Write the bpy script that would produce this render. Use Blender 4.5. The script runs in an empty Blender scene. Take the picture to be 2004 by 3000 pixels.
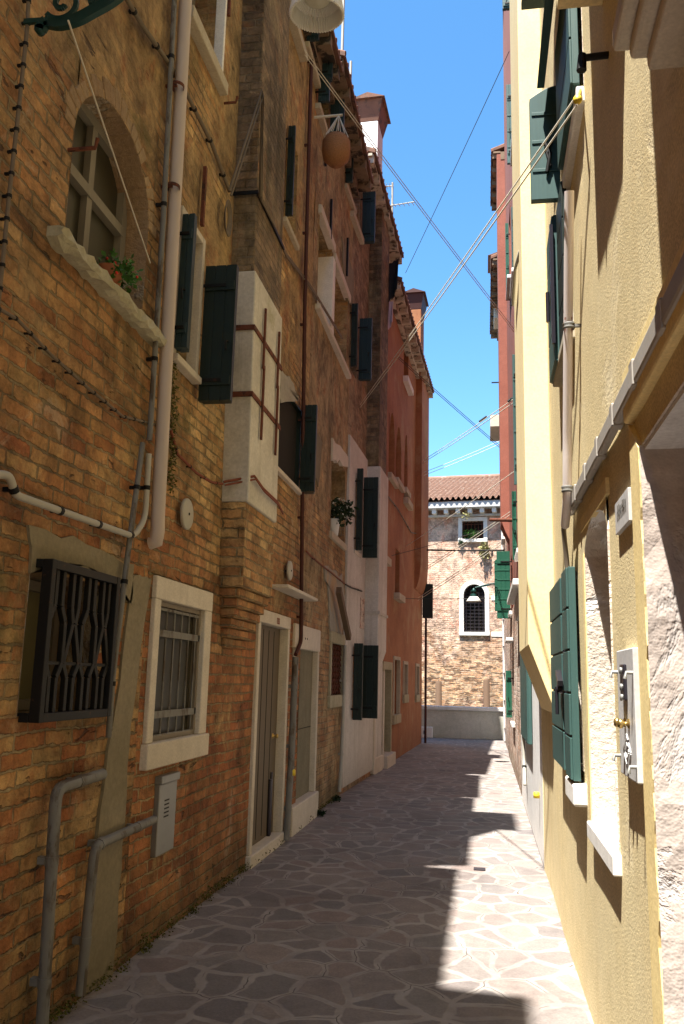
import bpy, bmesh, math, random
from mathutils import Vector, Matrix, noise as mnoise
random.seed(7)
C_ = bpy.context.scene.collection
rad = math.radians

# ------------------------------------------------------------------ camera model
FPX = 2500.0; PCX, PCY = 1002.0, 1500.0        # focal length and centre in units of the 2004x3000 photograph
VPX, VPY = 1420.0, 1995.0                      # where the alley runs to
def _n(v): return Vector(v).normalized()
DV = _n(((VPX-PCX)/FPX, -(VPY-PCY)/FPX, -1))
rl = math.tan(rad(1.4))
UV_ = _n((rl, 1, -(rl*DV.x+DV.y)/DV.z))
RV = DV.cross(UV_)
CAM = Vector((0, 0, 1.6))
def ray(px, py):
    v = Vector(((px-PCX)/FPX, -(py-PCY)/FPX, -1))
    return Vector((RV.dot(v), DV.dot(v), UV_.dot(v)))
def at_y(px, py, y):
    r = ray(px, py); return CAM + r*(y/r.y)
def at_x(px, py, x):
    r = ray(px, py); return CAM + r*(x/r.x)
def at_z(px, py, z=0.0):
    r = ray(px, py); return CAM + r*((z-1.6)/r.z)

class Facade:
    def __init__(s, o, t, n): s.o, s.t, s.n = Vector(o), _n(t), _n(n)
    def P(s, a, z, d=0.0): return Vector((s.o.x+s.t.x*a+s.n.x*d, s.o.y+s.t.y*a+s.n.y*d, z))
    def hit(s, px, py, d=0.0):
        r = ray(px, py); k = (s.n.dot(s.o)+d-s.n.dot(CAM))/s.n.dot(r)
        p = CAM + r*k; return ((p-s.o).dot(s.t), p.z)
    def W(s, px, py, d=0.0):
        a, z = s.hit(px, py, d); return s.P(a, z, d)
    def quad(s, *c, d=0.0):                    # corner pixels TL,TR,BR,BL -> s0,s1,z0,z1
        h = [s.hit(x, y, d) for x, y in c]
        a = (h[0][0]+h[3][0])/2; b = (h[1][0]+h[2][0])/2
        return min(a, b), max(a, b), (h[2][1]+h[3][1])/2, (h[0][1]+h[1][1])/2

YB = 12.2
L1 = Facade((-2.0, 0, 0), (0, 1, 0), (1, 0, 0))
_t2 = _n((0.38, 10.3, 0))
L2 = Facade((-2.0, YB, 0), _t2, (_t2.y, -_t2.x, 0))       # s = 0 at the bend
R1 = Facade((0.5, 0, 0), (0, 1, 0), (-1, 0, 0))
R2 = Facade((0.53, 0, 0), (0, 1, 0), (-1, 0, 0))
_tb = _n((math.cos(rad(-7)), math.sin(rad(-7)), 0))
BK = Facade((0, 30.5, 0), _tb, (_tb.y, -_tb.x, 0))

# ------------------------------------------------------------------ mesh builder
WL = {}
class MB:
    def __init__(s): s.v = []; s.f = []; s.sm = []; s.mi = []; s.cur = 0
    def add(s, vs, fs, smooth=False):
        k = len(s.v); s.v += [Vector(v) for v in vs]
        for f in fs: s.f.append(tuple(i+k for i in f)); s.sm.append(smooth); s.mi.append(s.cur)
    def hexa(s, p):                            # 8 corners: bottom 4, top 4
        s.add(p, [(0,3,2,1),(4,5,6,7),(0,1,5,4),(1,2,6,5),(2,3,7,6),(3,0,4,7)])
    def fbox(s, F, a0, a1, z0, z1, d0, d1):
        s.hexa([F.P(a0,z0,d0),F.P(a1,z0,d0),F.P(a1,z0,d1),F.P(a0,z0,d1),F.P(a0,z1,d0),F.P(a1,z1,d0),F.P(a1,z1,d1),F.P(a0,z1,d1)])
    def box(s, x0, x1, y0, y1, z0, z1):
        s.hexa([(x0,y0,z0),(x1,y0,z0),(x1,y1,z0),(x0,y1,z0),(x0,y0,z1),(x1,y0,z1),(x1,y1,z1),(x0,y1,z1)])
    def prism(s, base, off):                   # base polygon (world points) extruded by a vector
        n = len(base); off = Vector(off); b = [Vector(p) for p in base]
        s.add(b+[p+off for p in b], [tuple(range(n-1,-1,-1)), tuple(range(n,2*n))]+[(i,(i+1)%n,(i+1)%n+n,i+n) for i in range(n)])
    def fprism(s, F, pts, d0, d1): s.prism([F.P(a,z,d0) for a,z in pts], F.n*(d1-d0))
    def quad(s, a, b, c, d): s.add([a,b,c,d], [(0,1,2,3)])
    def tube(s, pts, r, n=8, cap=True):
        pts = [Vector(p) for p in pts]; m = len(pts); rings = []; up = None
        for i, p in enumerate(pts):
            t = (pts[min(i+1,m-1)]-pts[max(i-1,0)]).normalized()
            if up is None:
                up = Vector((0,0,1)) if abs(t.z) < .9 else Vector((0,1,0))
            x = t.cross(up)
            if x.length < 1e-4: x = t.cross(Vector((1,0,0)))
            x.normalize(); y = x.cross(t).normalized(); up = y
            rr = r[i] if isinstance(r, (list,tuple)) else r
            rings.append([p+x*(math.cos(2*math.pi*k/n)*rr)+y*(math.sin(2*math.pi*k/n)*rr) for k in range(n)])
        vs = [v for q in rings for v in q]; fs = []
        for i in range(m-1):
            for k in range(n): fs.append((i*n+k, i*n+(k+1)%n, (i+1)*n+(k+1)%n, (i+1)*n+k))
        s.add(vs, fs, True)
        if cap: s.add(rings[0], [tuple(range(n))]); s.add(rings[-1], [tuple(range(n-1,-1,-1))])
    def bar(s, a, b, w, h, up=(0,0,1)):        # rectangular bar between two points
        a, b = Vector(a), Vector(b); t = (b-a).normalized(); x = t.cross(Vector(up))
        if x.length < 1e-4: x = t.cross(Vector((1,0,0)))
        x.normalize(); y = x.cross(t)
        x *= w/2; y *= h/2
        s.hexa([a-x-y,a+x-y,b+x-y,b-x-y,a-x+y,a+x+y,b+x+y,b-x+y])
    def lathe(s, c, prof, n=24, axis=(0,0,1), smooth=True, wob=None):
        ax = _n(axis); q = Vector((1,0,0)) if abs(ax.x) < .9 else Vector((0,1,0))
        x = ax.cross(q).normalized(); y = ax.cross(x); c = Vector(c); vs = []; fs = []
        for i, (r, h) in enumerate(prof):
            for k in range(n):
                a = 2*math.pi*k/n; rr = r*(wob(k) if wob else 1)
                vs.append(c+ax*h+x*(math.cos(a)*rr)+y*(math.sin(a)*rr))
        for i in range(len(prof)-1):
            for k in range(n): fs.append((i*n+k, i*n+(k+1)%n, (i+1)*n+(k+1)%n, (i+1)*n+k))
        s.add(vs, fs, smooth)
    def build(s, name, mat, parent=None, bevel=0, bseg=2, flip=False):
        vs = s.v; lo = Vector([min(v[i] for v in vs) for i in range(3)]); hi = Vector([max(v[i] for v in vs) for i in range(3)])
        org = Vector(((lo.x+hi.x)/2, (lo.y+hi.y)/2, lo.z))
        me = bpy.data.meshes.new(name)
        me.from_pydata([v-org for v in vs], [], s.f)
        bm = bmesh.new(); bm.from_mesh(me); bm.normal_update()
        uvl = bm.loops.layers.uv.new('UVMap')
        for i, f in enumerate(bm.faces):
            f.smooth = s.sm[i]; f.material_index = s.mi[i]; n = f.normal
            ax, ay, az = abs(n.x), abs(n.y), abs(n.z)
            for l in f.loops:
                w = l.vert.co + org
                l[uvl].uv = (w.x, w.y) if az > ax and az > ay else ((w.y, w.z) if ax >= ay else (w.x, w.z))
        bmesh.ops.recalc_face_normals(bm, faces=bm.faces)
        bm.to_mesh(me); bm.free()
        o = bpy.data.objects.new(name, me); C_.objects.link(o)
        for m in (mat if isinstance(mat, (list,tuple)) else [mat]): me.materials.append(m)
        if parent is not None: o.parent = parent; o.location = org - WL[parent.name]
        else: o.location = org
        WL[o.name] = org
        if bevel:
            b = o.modifiers.new('Bevel', 'BEVEL'); b.width = bevel; b.segments = bseg; b.limit_method = 'ANGLE'; b.angle_limit = rad(40)
        return o
def tag(o, label, cat, group=None, kind=None):
    if label: o['label'] = label
    if cat: o['category'] = cat
    if group: o['group'] = group
    if kind: o['kind'] = kind
    return o
def thing(name, loc, label, cat, group=None):
    o = bpy.data.objects.new(name, None); o.empty_display_size = .2; C_.objects.link(o)
    o.location = loc; WL[o.name] = Vector(loc); return tag(o, label, cat, group)
def structure(o): o['kind'] = 'structure'; return o

# ------------------------------------------------------------------ materials
def nd(nt, t, ins=None, **props):
    n = nt.nodes.new(t)
    for k, v in props.items(): setattr(n, k, v)
    for k, v in (ins or {}).items():
        s = n.inputs[k]
        if isinstance(v, bpy.types.NodeSocket): nt.links.new(v, s)
        else:
            if s.type == 'RGBA' and len(v) == 3: v = (*v, 1)
            s.default_value = v
    return n
def mth(nt, op, a, b=None, clamp=False):
    n = nt.nodes.new('ShaderNodeMath'); n.operation = op; n.use_clamp = clamp
    for i, v in enumerate((a, b)):
        if v is None: continue
        if isinstance(v, bpy.types.NodeSocket): nt.links.new(v, n.inputs[i])
        else: n.inputs[i].default_value = v
    return n.outputs[0]
def mix(nt, fac, a, b, mode='MIX'):
    n = nt.nodes.new('ShaderNodeMix'); n.data_type = 'RGBA'; n.blend_type = mode
    for i, v in ((0, fac), (6, a), (7, b)):
        if isinstance(v, bpy.types.NodeSocket): nt.links.new(v, n.inputs[i])
        else: n.inputs[i].default_value = (*v, 1) if isinstance(v, tuple) and len(v) == 3 else v
    return n.outputs[2]
def rng(nt, v, a, b, c=0., d=1.):
    n = nt.nodes.new('ShaderNodeMapRange'); n.interpolation_type = 'SMOOTHSTEP'
    nt.links.new(v, n.inputs[0])
    for i, x in enumerate((a, b, c, d)): n.inputs[1+i].default_value = x
    return n.outputs[0]
def ramp(nt, fac, stops, interp='LINEAR'):
    n = nt.nodes.new('ShaderNodeValToRGB'); nt.links.new(fac, n.inputs[0]); cr = n.color_ramp; cr.interpolation = interp
    while len(cr.elements) < len(stops): cr.elements.new(.5)
    for e, (p, c) in zip(cr.elements, stops): e.position = p; e.color = (*c, 1)
    return n.outputs[0]
def uvs(nt, sx=1., sy=1., seed=0.):
    tc = nd(nt, 'ShaderNodeTexCoord')
    mp = nd(nt, 'ShaderNodeMapping', {'Vector': tc.outputs['UV'], 'Scale': (sx, sy, 1), 'Location': (seed*3.7, seed*1.9, seed)})
    return mp.outputs[0]
def noi(nt, vec, scale, detail=4., rough=.6, dist=0.):
    return nd(nt, 'ShaderNodeTexNoise', {'Vector': vec, 'Scale': scale, 'Detail': detail, 'Roughness': rough, 'Distortion': dist}).outputs[0]
def newmat(name, rough=.85, metallic=0.):
    m = bpy.data.materials.new(name); m.use_nodes = True; nt = m.node_tree; nt.nodes.clear()
    out = nd(nt, 'ShaderNodeOutputMaterial'); b = nd(nt, 'ShaderNodeBsdfPrincipled', {'Roughness': rough, 'Metallic': metallic})
    b.inputs['Specular IOR Level'].default_value = .3
    nt.links.new(b.outputs[0], out.inputs[0]); return m, nt, b
def bump(nt, b, h, strength=.5, dist=.01):
    n = nd(nt, 'ShaderNodeBump', {'Strength': strength, 'Distance': dist, 'Height': h}); nt.links.new(n.outputs[0], b.inputs['Normal'])

def brick_cells(nt, vec, w, h, mw, seed):
    wob = nd(nt, 'ShaderNodeTexNoise', {'Vector': vec, 'Scale': 1.1, 'Detail': 2.})
    w3 = nd(nt, 'ShaderNodeTexNoise', {'Vector': vec, 'Scale': 16., 'Detail': 3.})
    sub = nd(nt, 'ShaderNodeVectorMath', {0: wob.outputs['Color'], 1: (.5,.5,.5)}, operation='SUBTRACT')
    sc = nd(nt, 'ShaderNodeVectorMath', {0: sub.outputs[0], 'Scale': .05}, operation='SCALE')
    ad = nd(nt, 'ShaderNodeVectorMath', {0: vec, 1: sc.outputs[0]}, operation='ADD')
    sub2 = nd(nt, 'ShaderNodeVectorMath', {0: w3.outputs['Color'], 1: (.5,.5,.5)}, operation='SUBTRACT')
    sc2 = nd(nt, 'ShaderNodeVectorMath', {0: sub2.outputs[0], 'Scale': .022}, operation='SCALE')
    ad2 = nd(nt, 'ShaderNodeVectorMath', {0: ad.outputs[0], 1: sc2.outputs[0]}, operation='ADD')
    sep = nd(nt, 'ShaderNodeSeparateXYZ', {0: ad2.outputs[0]})
    yv = mth(nt, 'DIVIDE', sep.outputs[1], h); row = mth(nt, 'FLOOR', yv); fy = mth(nt, 'FRACT', yv)
    wr = nd(nt, 'ShaderNodeTexWhiteNoise', {'W': row}, noise_dimensions='1D')
    half = mth(nt, 'MULTIPLY', mth(nt, 'FLOORED_MODULO', row, 2.), .5)
    xv = mth(nt, 'ADD', mth(nt, 'ADD', mth(nt, 'DIVIDE', sep.outputs[0], w), half), mth(nt, 'MULTIPLY', wr.outputs[0], .35))
    col = mth(nt, 'FLOOR', xv); fx = mth(nt, 'FRACT', xv)
    du = mth(nt, 'MULTIPLY', mth(nt, 'MINIMUM', fx, mth(nt, 'SUBTRACT', 1., fx)), w)
    dv = mth(nt, 'MULTIPLY', mth(nt, 'MINIMUM', fy, mth(nt, 'SUBTRACT', 1., fy)), h)
    e = mth(nt, 'MINIMUM', du, dv)
    n2 = noi(nt, vec, 22., 3.)
    e = mth(nt, 'ADD', e, mth(nt, 'MULTIPLY', mth(nt, 'SUBTRACT', n2, .5), .026))
    mort = rng(nt, e, mw*.5, mw*1.3, 1., 0.)
    cv = nd(nt, 'ShaderNodeCombineXYZ', {0: col, 1: row, 2: seed})
    wn = nd(nt, 'ShaderNodeTexWhiteNoise', {'Vector': cv.outputs[0]}, noise_dimensions='3D')
    sp = nd(nt, 'ShaderNodeSeparateColor', {0: wn.outputs['Color']})
    return mort, sp.outputs[0], sp.outputs[1], sp.outputs[2]

def brick_mat(name, low, high, z_mix=(2.2, 4.5), mortar=(.34,.27,.17), w=.26, h=.074, mw=.007, seed=1., plaster=None, pl_thr=(.55,.62), stain=.5, ground_dirt=True, bstr=1., hole=.0, daub=None, hole_z=(99.,100.), lime=.5, mossy=.5):
    m, nt, b = newmat(name, .9)
    vec = uvs(nt, 1, 1, seed); tc = nd(nt, 'ShaderNodeTexCoord'); sz = nd(nt, 'ShaderNodeSeparateXYZ', {0: tc.outputs['UV']})
    z = sz.outputs[1]
    mort, r1, r2, r3 = brick_cells(nt, vec, w, h, mw, seed)
    big = noi(nt, vec, .55, 5., .65); med = noi(nt, vec, 3., 5., .65); fine = noi(nt, vec, 45., 4., .7)
    k = len(low)-1
    # neighbouring bricks share a batch colour, single bricks stand out
    rr = mth(nt, 'ADD', mth(nt, 'MULTIPLY', r1, .55), mth(nt, 'MULTIPLY', mth(nt, 'SUBTRACT', med, .30), 1.15), True)
    cl = ramp(nt, rr, [(i/k, c) for i, c in enumerate(low)]); k = len(high)-1
    ch = ramp(nt, rr, [(i/k, c) for i, c in enumerate(high)])
    zz = mth(nt, 'ADD', z, mth(nt, 'MULTIPLY', mth(nt, 'SUBTRACT', big, .5), 4.5))
    zz = mth(nt, 'ADD', zz, mth(nt, 'MULTIPLY', mth(nt, 'SUBTRACT', r3, .5), 1.0))
    c = mix(nt, rng(nt, zz, *z_mix), cl, ch)
    c = mix(nt, 1., c, ramp(nt, r2, [(0, (.76,.76,.76)), (1, (1.18,1.18,1.18))]), 'MULTIPLY')
    c = mix(nt, 1., c, ramp(nt, fine, [(.25, (.72,.72,.72)), (.75, (1.2,1.2,1.2))]), 'MULTIPLY')
    worn = noi(nt, vec, 7., 6., .7, .4)
    c = mix(nt, 1., c, ramp(nt, worn, [(.30, (.50,.47,.45)), (.48, (.95,.95,.95)), (.70, (1.22,1.20,1.15))]), 'MULTIPLY')
    c = mix(nt, mth(nt, 'MULTIPLY', rng(nt, noi(nt, vec, 1.6, 10., .78, .8), .56, .66), lime), c, (.47,.37,.26))
    mfade = noi(nt, vec, 1.7, 4., .6)
    mcol = mix(nt, rng(nt, mfade, .4, .6), mortar, tuple(x*.55 for x in mortar))
    c = mix(nt, mth(nt, 'MULTIPLY', mort, .92), c, mcol)
    hgt = mth(nt, 'SUBTRACT', 1., mth(nt, 'MULTIPLY', mort, .9))
    hgt = mth(nt, 'ADD', hgt, mth(nt, 'MULTIPLY', fine, .55))
    hgt = mth(nt, 'ADD', hgt, mth(nt, 'MULTIPLY', r3, .45)); hgt = mth(nt, 'ADD', hgt, mth(nt, 'MULTIPLY', worn, 1.1))
    if plaster:
        pn = noi(nt, vec, .9, 8., .7, .6)
        if daub: pn = mth(nt, 'ADD', pn, rng(nt, mth(nt, 'ADD', z, mth(nt, 'MULTIPLY', mth(nt, 'SUBTRACT', big, .5), 3.)), daub[0], daub[1], 0., daub[2]))
        pm = rng(nt, pn, *pl_thr)
        pc = ramp(nt, noi(nt, uvs(nt, 1.2, .8, seed+5), 2.6, 9., .72, .4), [(.30, (plaster[0]*.42, plaster[1]*.38, plaster[2]*.40)), (.43, tuple(x*.85 for x in plaster)), (.53, tuple(x*1.15 for x in plaster)), (.61, (plaster[0]*1.0, plaster[1]*.68, plaster[2]*.62)), (.72, tuple(x*1.05 for x in plaster))])
        pc = mix(nt, 1., pc, ramp(nt, noi(nt, vec, 11., 7., .75, .5), [(.28, (.42,.40,.38)), (.46, (.9,.9,.9)), (.70, (1.25,1.22,1.15))]), 'MULTIPLY')
        c = mix(nt, mth(nt, 'MULTIPLY', pm, .9), c, pc)
        hgt = mth(nt, 'ADD', mth(nt, 'MULTIPLY', hgt, mth(nt, 'SUBTRACT', 1., mth(nt, 'MULTIPLY', pm, .6))), mth(nt, 'MULTIPLY', mth(nt, 'MULTIPLY', pm, noi(nt, vec, 14., 6., .75)), 2.2))
    if hole:                                   # missing and spalled bricks
        hn = rng(nt, noi(nt, uvs(nt, 3.2, 11., seed+7), 1.2, 4., .6, .5), .72-hole, .76-hole)
        hn = mth(nt, 'MULTIPLY', hn, rng(nt, mth(nt, 'ADD', z, mth(nt, 'MULTIPLY', big, 3.)), *hole_z, 1., 0.))
        c = mix(nt, mth(nt, 'MULTIPLY', hn, .75), c, (.07,.04,.025)); hgt = mth(nt, 'SUBTRACT', hgt, mth(nt, 'MULTIPLY', hn, 2.))
    st = noi(nt, uvs(nt, 2.2, .35, seed+3), 1.3, 6., .65)
    c = mix(nt, mth(nt, 'MULTIPLY', rng(nt, st, .52, .74), stain), c, (.05,.04,.02), 'MIX')
    if ground_dirt:
        gd = rng(nt, mth(nt, 'ADD', z, mth(nt, 'MULTIPLY', med, .9)), .45, 1.0, .55, 0.)
        c = mix(nt, gd, c, (.06,.055,.02))
    mot = noi(nt, vec, 2.1, 9., .74, .7)
    c = mix(nt, 1., c, ramp(nt, mot, [(.30, (.36,.33,.30)), (.42, (.74,.72,.70)), (.52, (1.05,1.05,1.05)), (.66, (1.5,1.46,1.36))]), 'MULTIPLY')
    c = mix(nt, mth(nt, 'MULTIPLY', rng(nt, noi(nt, uvs(nt, 1, 1, seed+9), 1.5, 7., .7, .5), .54, .66), .45), c, (.30,.12,.045))
    c = mix(nt, mth(nt, 'MULTIPLY', rng(nt, noi(nt, uvs(nt, 1, 1, seed+13), 1.2, 8., .72, .5), .58, .68), mossy), c, (.10,.10,.03))
    nt.links.new(c, b.inputs['Base Color']); bump(nt, b, hgt, bstr, .016)
    return m

def plaster_mat(name, col, col2=None, grain=60., gstr=.3, gdist=.004, dirt=.35, dirt_col=(.12,.10,.07), seed=1., streak=True, patch=None, patch_thr=(.56,.6), low_dirt=.3, rough=.9, blot=.85, n2w=.6, gcon=.85):
    m, nt, b = newmat(name, rough)
    vec = uvs(nt, 1, 1, seed); tc = nd(nt, 'ShaderNodeTexCoord'); z = nd(nt, 'ShaderNodeSeparateXYZ', {0: tc.outputs['UV']}).outputs[1]
    n1 = noi(nt, vec, 1.2, 6., .65); n2 = noi(nt, vec, 9., 5., .65); g = noi(nt, vec, grain, 3., .7)
    col2 = col2 or tuple(x*.75 for x in col)
    c = mix(nt, rng(nt, n1, .35, .7), col, col2)
    c = mix(nt, 1., c, ramp(nt, n2, [(.2, (blot,)*3), (.8, (1.1,)*3)]), 'MULTIPLY')
    c = mix(nt, 1., c, ramp(nt, g, [(.3, (gcon,)*3), (.7, (1.1,)*3)]), 'MULTIPLY')
    hgt = mth(nt, 'ADD', g, mth(nt, 'MULTIPLY', n2, n2w))
    if patch:
        pm = rng(nt, noi(nt, vec, 1.1, 7., .7, .5), *patch_thr); c = mix(nt, pm, c, patch); hgt = mth(nt, 'SUBTRACT', hgt, mth(nt, 'MULTIPLY', pm, .8))
    if streak:
        st = noi(nt, uvs(nt, 5., .35, seed+2), 1.1, 6., .7)
        c = mix(nt, mth(nt, 'MULTIPLY', rng(nt, st, .5, .78), dirt), c, dirt_col)
    if low_dirt:
        c = mix(nt, rng(nt, mth(nt, 'ADD', z, n1), .4, 1.2, low_dirt, 0.), c, dirt_col)
    nt.links.new(c, b.inputs['Base Color']); bump(nt, b, hgt, gstr, gdist); return m

def flat_mat(name, col, rough=.6, metallic=0., var=.28, scale=14., bstr=.15, bdist=.002, wear=None, wear_thr=(.58,.66), seed=1., stretch=(1,1), spec=.3):
    m, nt, b = newmat(name, rough, metallic); b.inputs['Specular IOR Level'].default_value = spec
    vec = uvs(nt, stretch[0], stretch[1], seed); n = noi(nt, vec, scale, 5., .65)
    c = mix(nt, n, tuple(x*(1-var) for x in col), tuple(min(1., x*(1+var)) for x in col))
    if wear: c = mix(nt, rng(nt, noi(nt, vec, scale*.6, 7., .7), *wear_thr), c, wear)
    nt.links.new(c, b.inputs['Base Color'])
    if bstr: bump(nt, b, n, bstr, bdist)
    return m
# ------------------------------------------------------------------ materials of the place
LOWR = [(.22,.075,.032),(.30,.105,.038),(.35,.165,.06),(.40,.26,.11),(.34,.13,.042)]
M_brickA = brick_mat('ochre_brick', LOWR, [(.37,.215,.09),(.45,.29,.135),(.41,.245,.105),(.34,.165,.065),(.47,.32,.16)], (2.1,3.9), (.31,.24,.13), h=.075, w=.26, plaster=(.40,.265,.125), pl_thr=(.54,.64), seed=1., stain=.45, hole=.06, daub=(3.7,5.0,.20), hole_z=(50,60))
M_brickB = brick_mat('tan_brick', [(.21,.075,.035),(.29,.105,.04),(.33,.15,.06),(.26,.10,.038)], [(.40,.26,.115),(.46,.315,.15),(.38,.215,.09),(.42,.25,.11)], (1.7,3.4), (.31,.245,.135), plaster=(.37,.25,.12), pl_thr=(.56,.66), seed=2., stain=.4, hole=.05, daub=(3.6,5.2,.18), hole_z=(50,60))
M_brickC = brick_mat('brown_brick', [(.28,.13,.06),(.34,.18,.085),(.37,.235,.12),(.30,.14,.06)], [(.37,.235,.10),(.33,.175,.08),(.40,.27,.12),(.28,.145,.07)], (1.6,4.2), (.33,.27,.18), plaster=(.37,.28,.155), pl_thr=(.44,.56), seed=3., stain=.5, hole=.05, daub=(3.0,5.,.08), hole_z=(50,60))
M_brickD = brick_mat('russet_brick', [(.40,.18,.08),(.44,.22,.10)], [(.30,.20,.12),(.26,.165,.105),(.33,.235,.15),(.22,.14,.09)], (1., 4.), (.32,.26,.19), plaster=(.31,.24,.16), pl_thr=(.46,.58), seed=4., stain=.55, ground_dirt=False)
M_archpl = plaster_mat('rough_brown_arch_plaster', (.36,.25,.14), (.28,.175,.10), grain=24., gstr=1., gdist=.015, dirt=.4, dirt_col=(.13,.09,.05), seed=40., low_dirt=0., patch=(.36,.30,.22), patch_thr=(.56,.62), blot=.7)
M_flue = brick_mat('sooty_flue_brick', [(.34,.13,.06),(.42,.19,.08)], [(.16,.115,.075),(.22,.15,.09),(.13,.095,.065),(.27,.185,.10)], (3.0,4.6), (.22,.17,.11), w=.24, plaster=(.27,.205,.12), pl_thr=(.50,.64), seed=5., stain=.9, ground_dirt=False)
M_brickBK = brick_mat('weathered_canal_brick', [(.50,.28,.155),(.56,.36,.21),(.46,.24,.13),(.60,.43,.28),(.40,.20,.11)], [(.56,.37,.25),(.60,.42,.29),(.52,.31,.20),(.60,.43,.31)], (1.6,4.2), (.58,.46,.36), w=.25, h=.07, plaster=(.60,.43,.33), pl_thr=(.53,.61), seed=6., stain=.1, ground_dirt=False, bstr=1., hole=.20, lime=.3, mossy=0., daub=(2.6,5.0,.18), hole_z=(3.,7.))
M_brickR = brick_mat('pale_crumbling_brick', [(.55,.40,.32),(.48,.28,.20),(.62,.48,.40),(.40,.20,.14)], [(.50,.30,.20),(.60,.42,.32)], (2.,4.), (.60,.54,.46), seed=8., plaster=(.62,.55,.48), pl_thr=(.5,.6), stain=.2, hole=.1, hole_z=(50,60))
M_archbrick = brick_mat('arch_soffit_brick', [(.38,.22,.11),(.44,.28,.14),(.34,.17,.09)], [(.38,.22,.11),(.44,.28,.14),(.34,.17,.09)], (2,4), (.36,.29,.2), w=.11, h=.06, seed=9., ground_dirt=False, plaster=(.42,.36,.28), pl_thr=(.52,.64))
M_redpl = plaster_mat('terracotta_plaster', (.37,.157,.070), (.28,.112,.05), grain=30., dirt=.5, dirt_col=(.15,.06,.035), seed=11., patch=(.36,.20,.10), patch_thr=(.50,.64))
M_redR = plaster_mat('brick_red_plaster', (.31,.11,.075), (.27,.09,.06), grain=40., dirt=.2, dirt_col=(.2,.07,.05), seed=12.)
M_yel = plaster_mat('grainy_yellow_stucco', (.82,.68,.39), (.78,.63,.34), grain=95., gstr=.7, gdist=.0045, n2w=.12, gcon=.60, dirt=.5, dirt_col=(.50,.38,.19), seed=13., low_dirt=.0, blot=.86, patch=(.78,.67,.44), patch_thr=(.58,.74))
M_yels = plaster_mat('smooth_cream_plaster', (.86,.71,.40), (.82,.66,.34), grain=50., gstr=.15, dirt=.18, dirt_col=(.55,.42,.2), seed=14., low_dirt=.0, blot=.94)
M_yelb = plaster_mat('yellow_border_plaster', (.84,.67,.32), (.80,.62,.28), grain=60., gstr=.3, dirt=.3, dirt_col=(.5,.36,.14), seed=15., low_dirt=0., patch=(.8,.72,.56), patch_thr=(.66,.7))
M_white = plaster_mat('dirty_white_plaster', (.62,.59,.54), (.52,.49,.44), grain=40., dirt=.55, dirt_col=(.22,.19,.13), seed=16., low_dirt=.35)
M_whiteF = plaster_mat('stained_flue_plaster', (.60,.57,.50), (.46,.43,.37), grain=35., dirt=.7, dirt_col=(.20,.18,.11), seed=17., low_dirt=0., patch=(.34,.32,.22), patch_thr=(.60,.72))
M_whiteR = plaster_mat('bright_white_plaster', (.80,.79,.77), (.70,.68,.66), grain=50., dirt=.3, dirt_col=(.4,.36,.3), seed=18., low_dirt=.25)
M_cem = plaster_mat('grey_cement_render', (.25,.21,.14), (.19,.16,.10), grain=28., gstr=.6, dirt=.4, dirt_col=(.09,.08,.05), seed=19.)
M_grpl = plaster_mat('bare_grey_plaster', (.36,.34,.28), (.30,.27,.22), grain=30., gstr=.5, dirt=.5, dirt_col=(.16,.13,.09), seed=20., patch=(.42,.30,.18), patch_thr=(.55,.62))
M_rough = plaster_mat('crumbled_pink_stone', (.56,.48,.42), (.46,.38,.33), grain=16., gstr=.8, gdist=.008, dirt=.2, dirt_col=(.3,.22,.18), seed=21., streak=False, low_dirt=.0, patch=(.54,.50,.47), patch_thr=(.5,.58), blot=.82)
M_niche = plaster_mat('pale_rubble_infill', (.62,.54,.45), (.52,.43,.35), grain=24., gstr=.8, gdist=.015, dirt=.1, seed=22., low_dirt=0., patch=(.74,.72,.70), patch_thr=(.5,.56))
M_stone = plaster_mat('white_limestone', (.62,.56,.47), (.54,.48,.39), grain=70., gstr=.2, dirt=.3, dirt_col=(.30,.25,.17), seed=23., low_dirt=.0)
M_stoneW = plaster_mat('bright_limestone', (.80,.77,.72), (.72,.69,.64), grain=70., gstr=.2, dirt=.25, dirt_col=(.4,.36,.3), seed=24., low_dirt=0.)
M_stoneO = plaster_mat('mossy_limestone', (.42,.38,.27), (.34,.31,.19), grain=24., gstr=.7, gdist=.01, dirt=.6, dirt_col=(.13,.13,.05), seed=25., low_dirt=0.)
M_sill = plaster_mat('buff_stone_sill', (.50,.44,.33), (.42,.36,.27), grain=50., gstr=.2, dirt=.4, dirt_col=(.2,.17,.1), seed=26., low_dirt=0.)
M_marble = plaster_mat('grey_marble', (.60,.59,.57), (.50,.49,.48), grain=40., gstr=.1, dirt=.25, dirt_col=(.3,.28,.26), seed=27., low_dirt=0., rough=.5)
M_concrete = plaster_mat('pale_concrete', (.60,.57,.49), (.46,.45,.37), grain=30., gstr=.4, dirt=.7, dirt_col=(.26,.26,.18), seed=28., low_dirt=.2)
M_door = flat_mat('dark_brown_door', (.115,.085,.048), .55, var=.2, scale=5., stretch=(6,.6))
M_doorG = plaster_mat('cement_grey_door', (.22,.195,.13), (.165,.15,.10), grain=30., gstr=.4, dirt=.5, dirt_col=(.10,.09,.05), seed=29., low_dirt=.1)
M_shutD = flat_mat('blackish_green_shutter', (.012,.022,.018), .45, var=.3, scale=8., stretch=(8,.5))
M_shutB = flat_mat('dark_blue_green_shutter', (.020,.040,.045), .45, var=.3, scale=8., stretch=(8,.5))
M_shutG = flat_mat('green_painted_shutter', (.042,.092,.084), .5, var=.22, scale=9., stretch=(8,.5))
M_shutV = flat_mat('bottle_green_shutter', (.014,.085,.050), .5, var=.22, scale=9., stretch=(8,.5))
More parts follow.
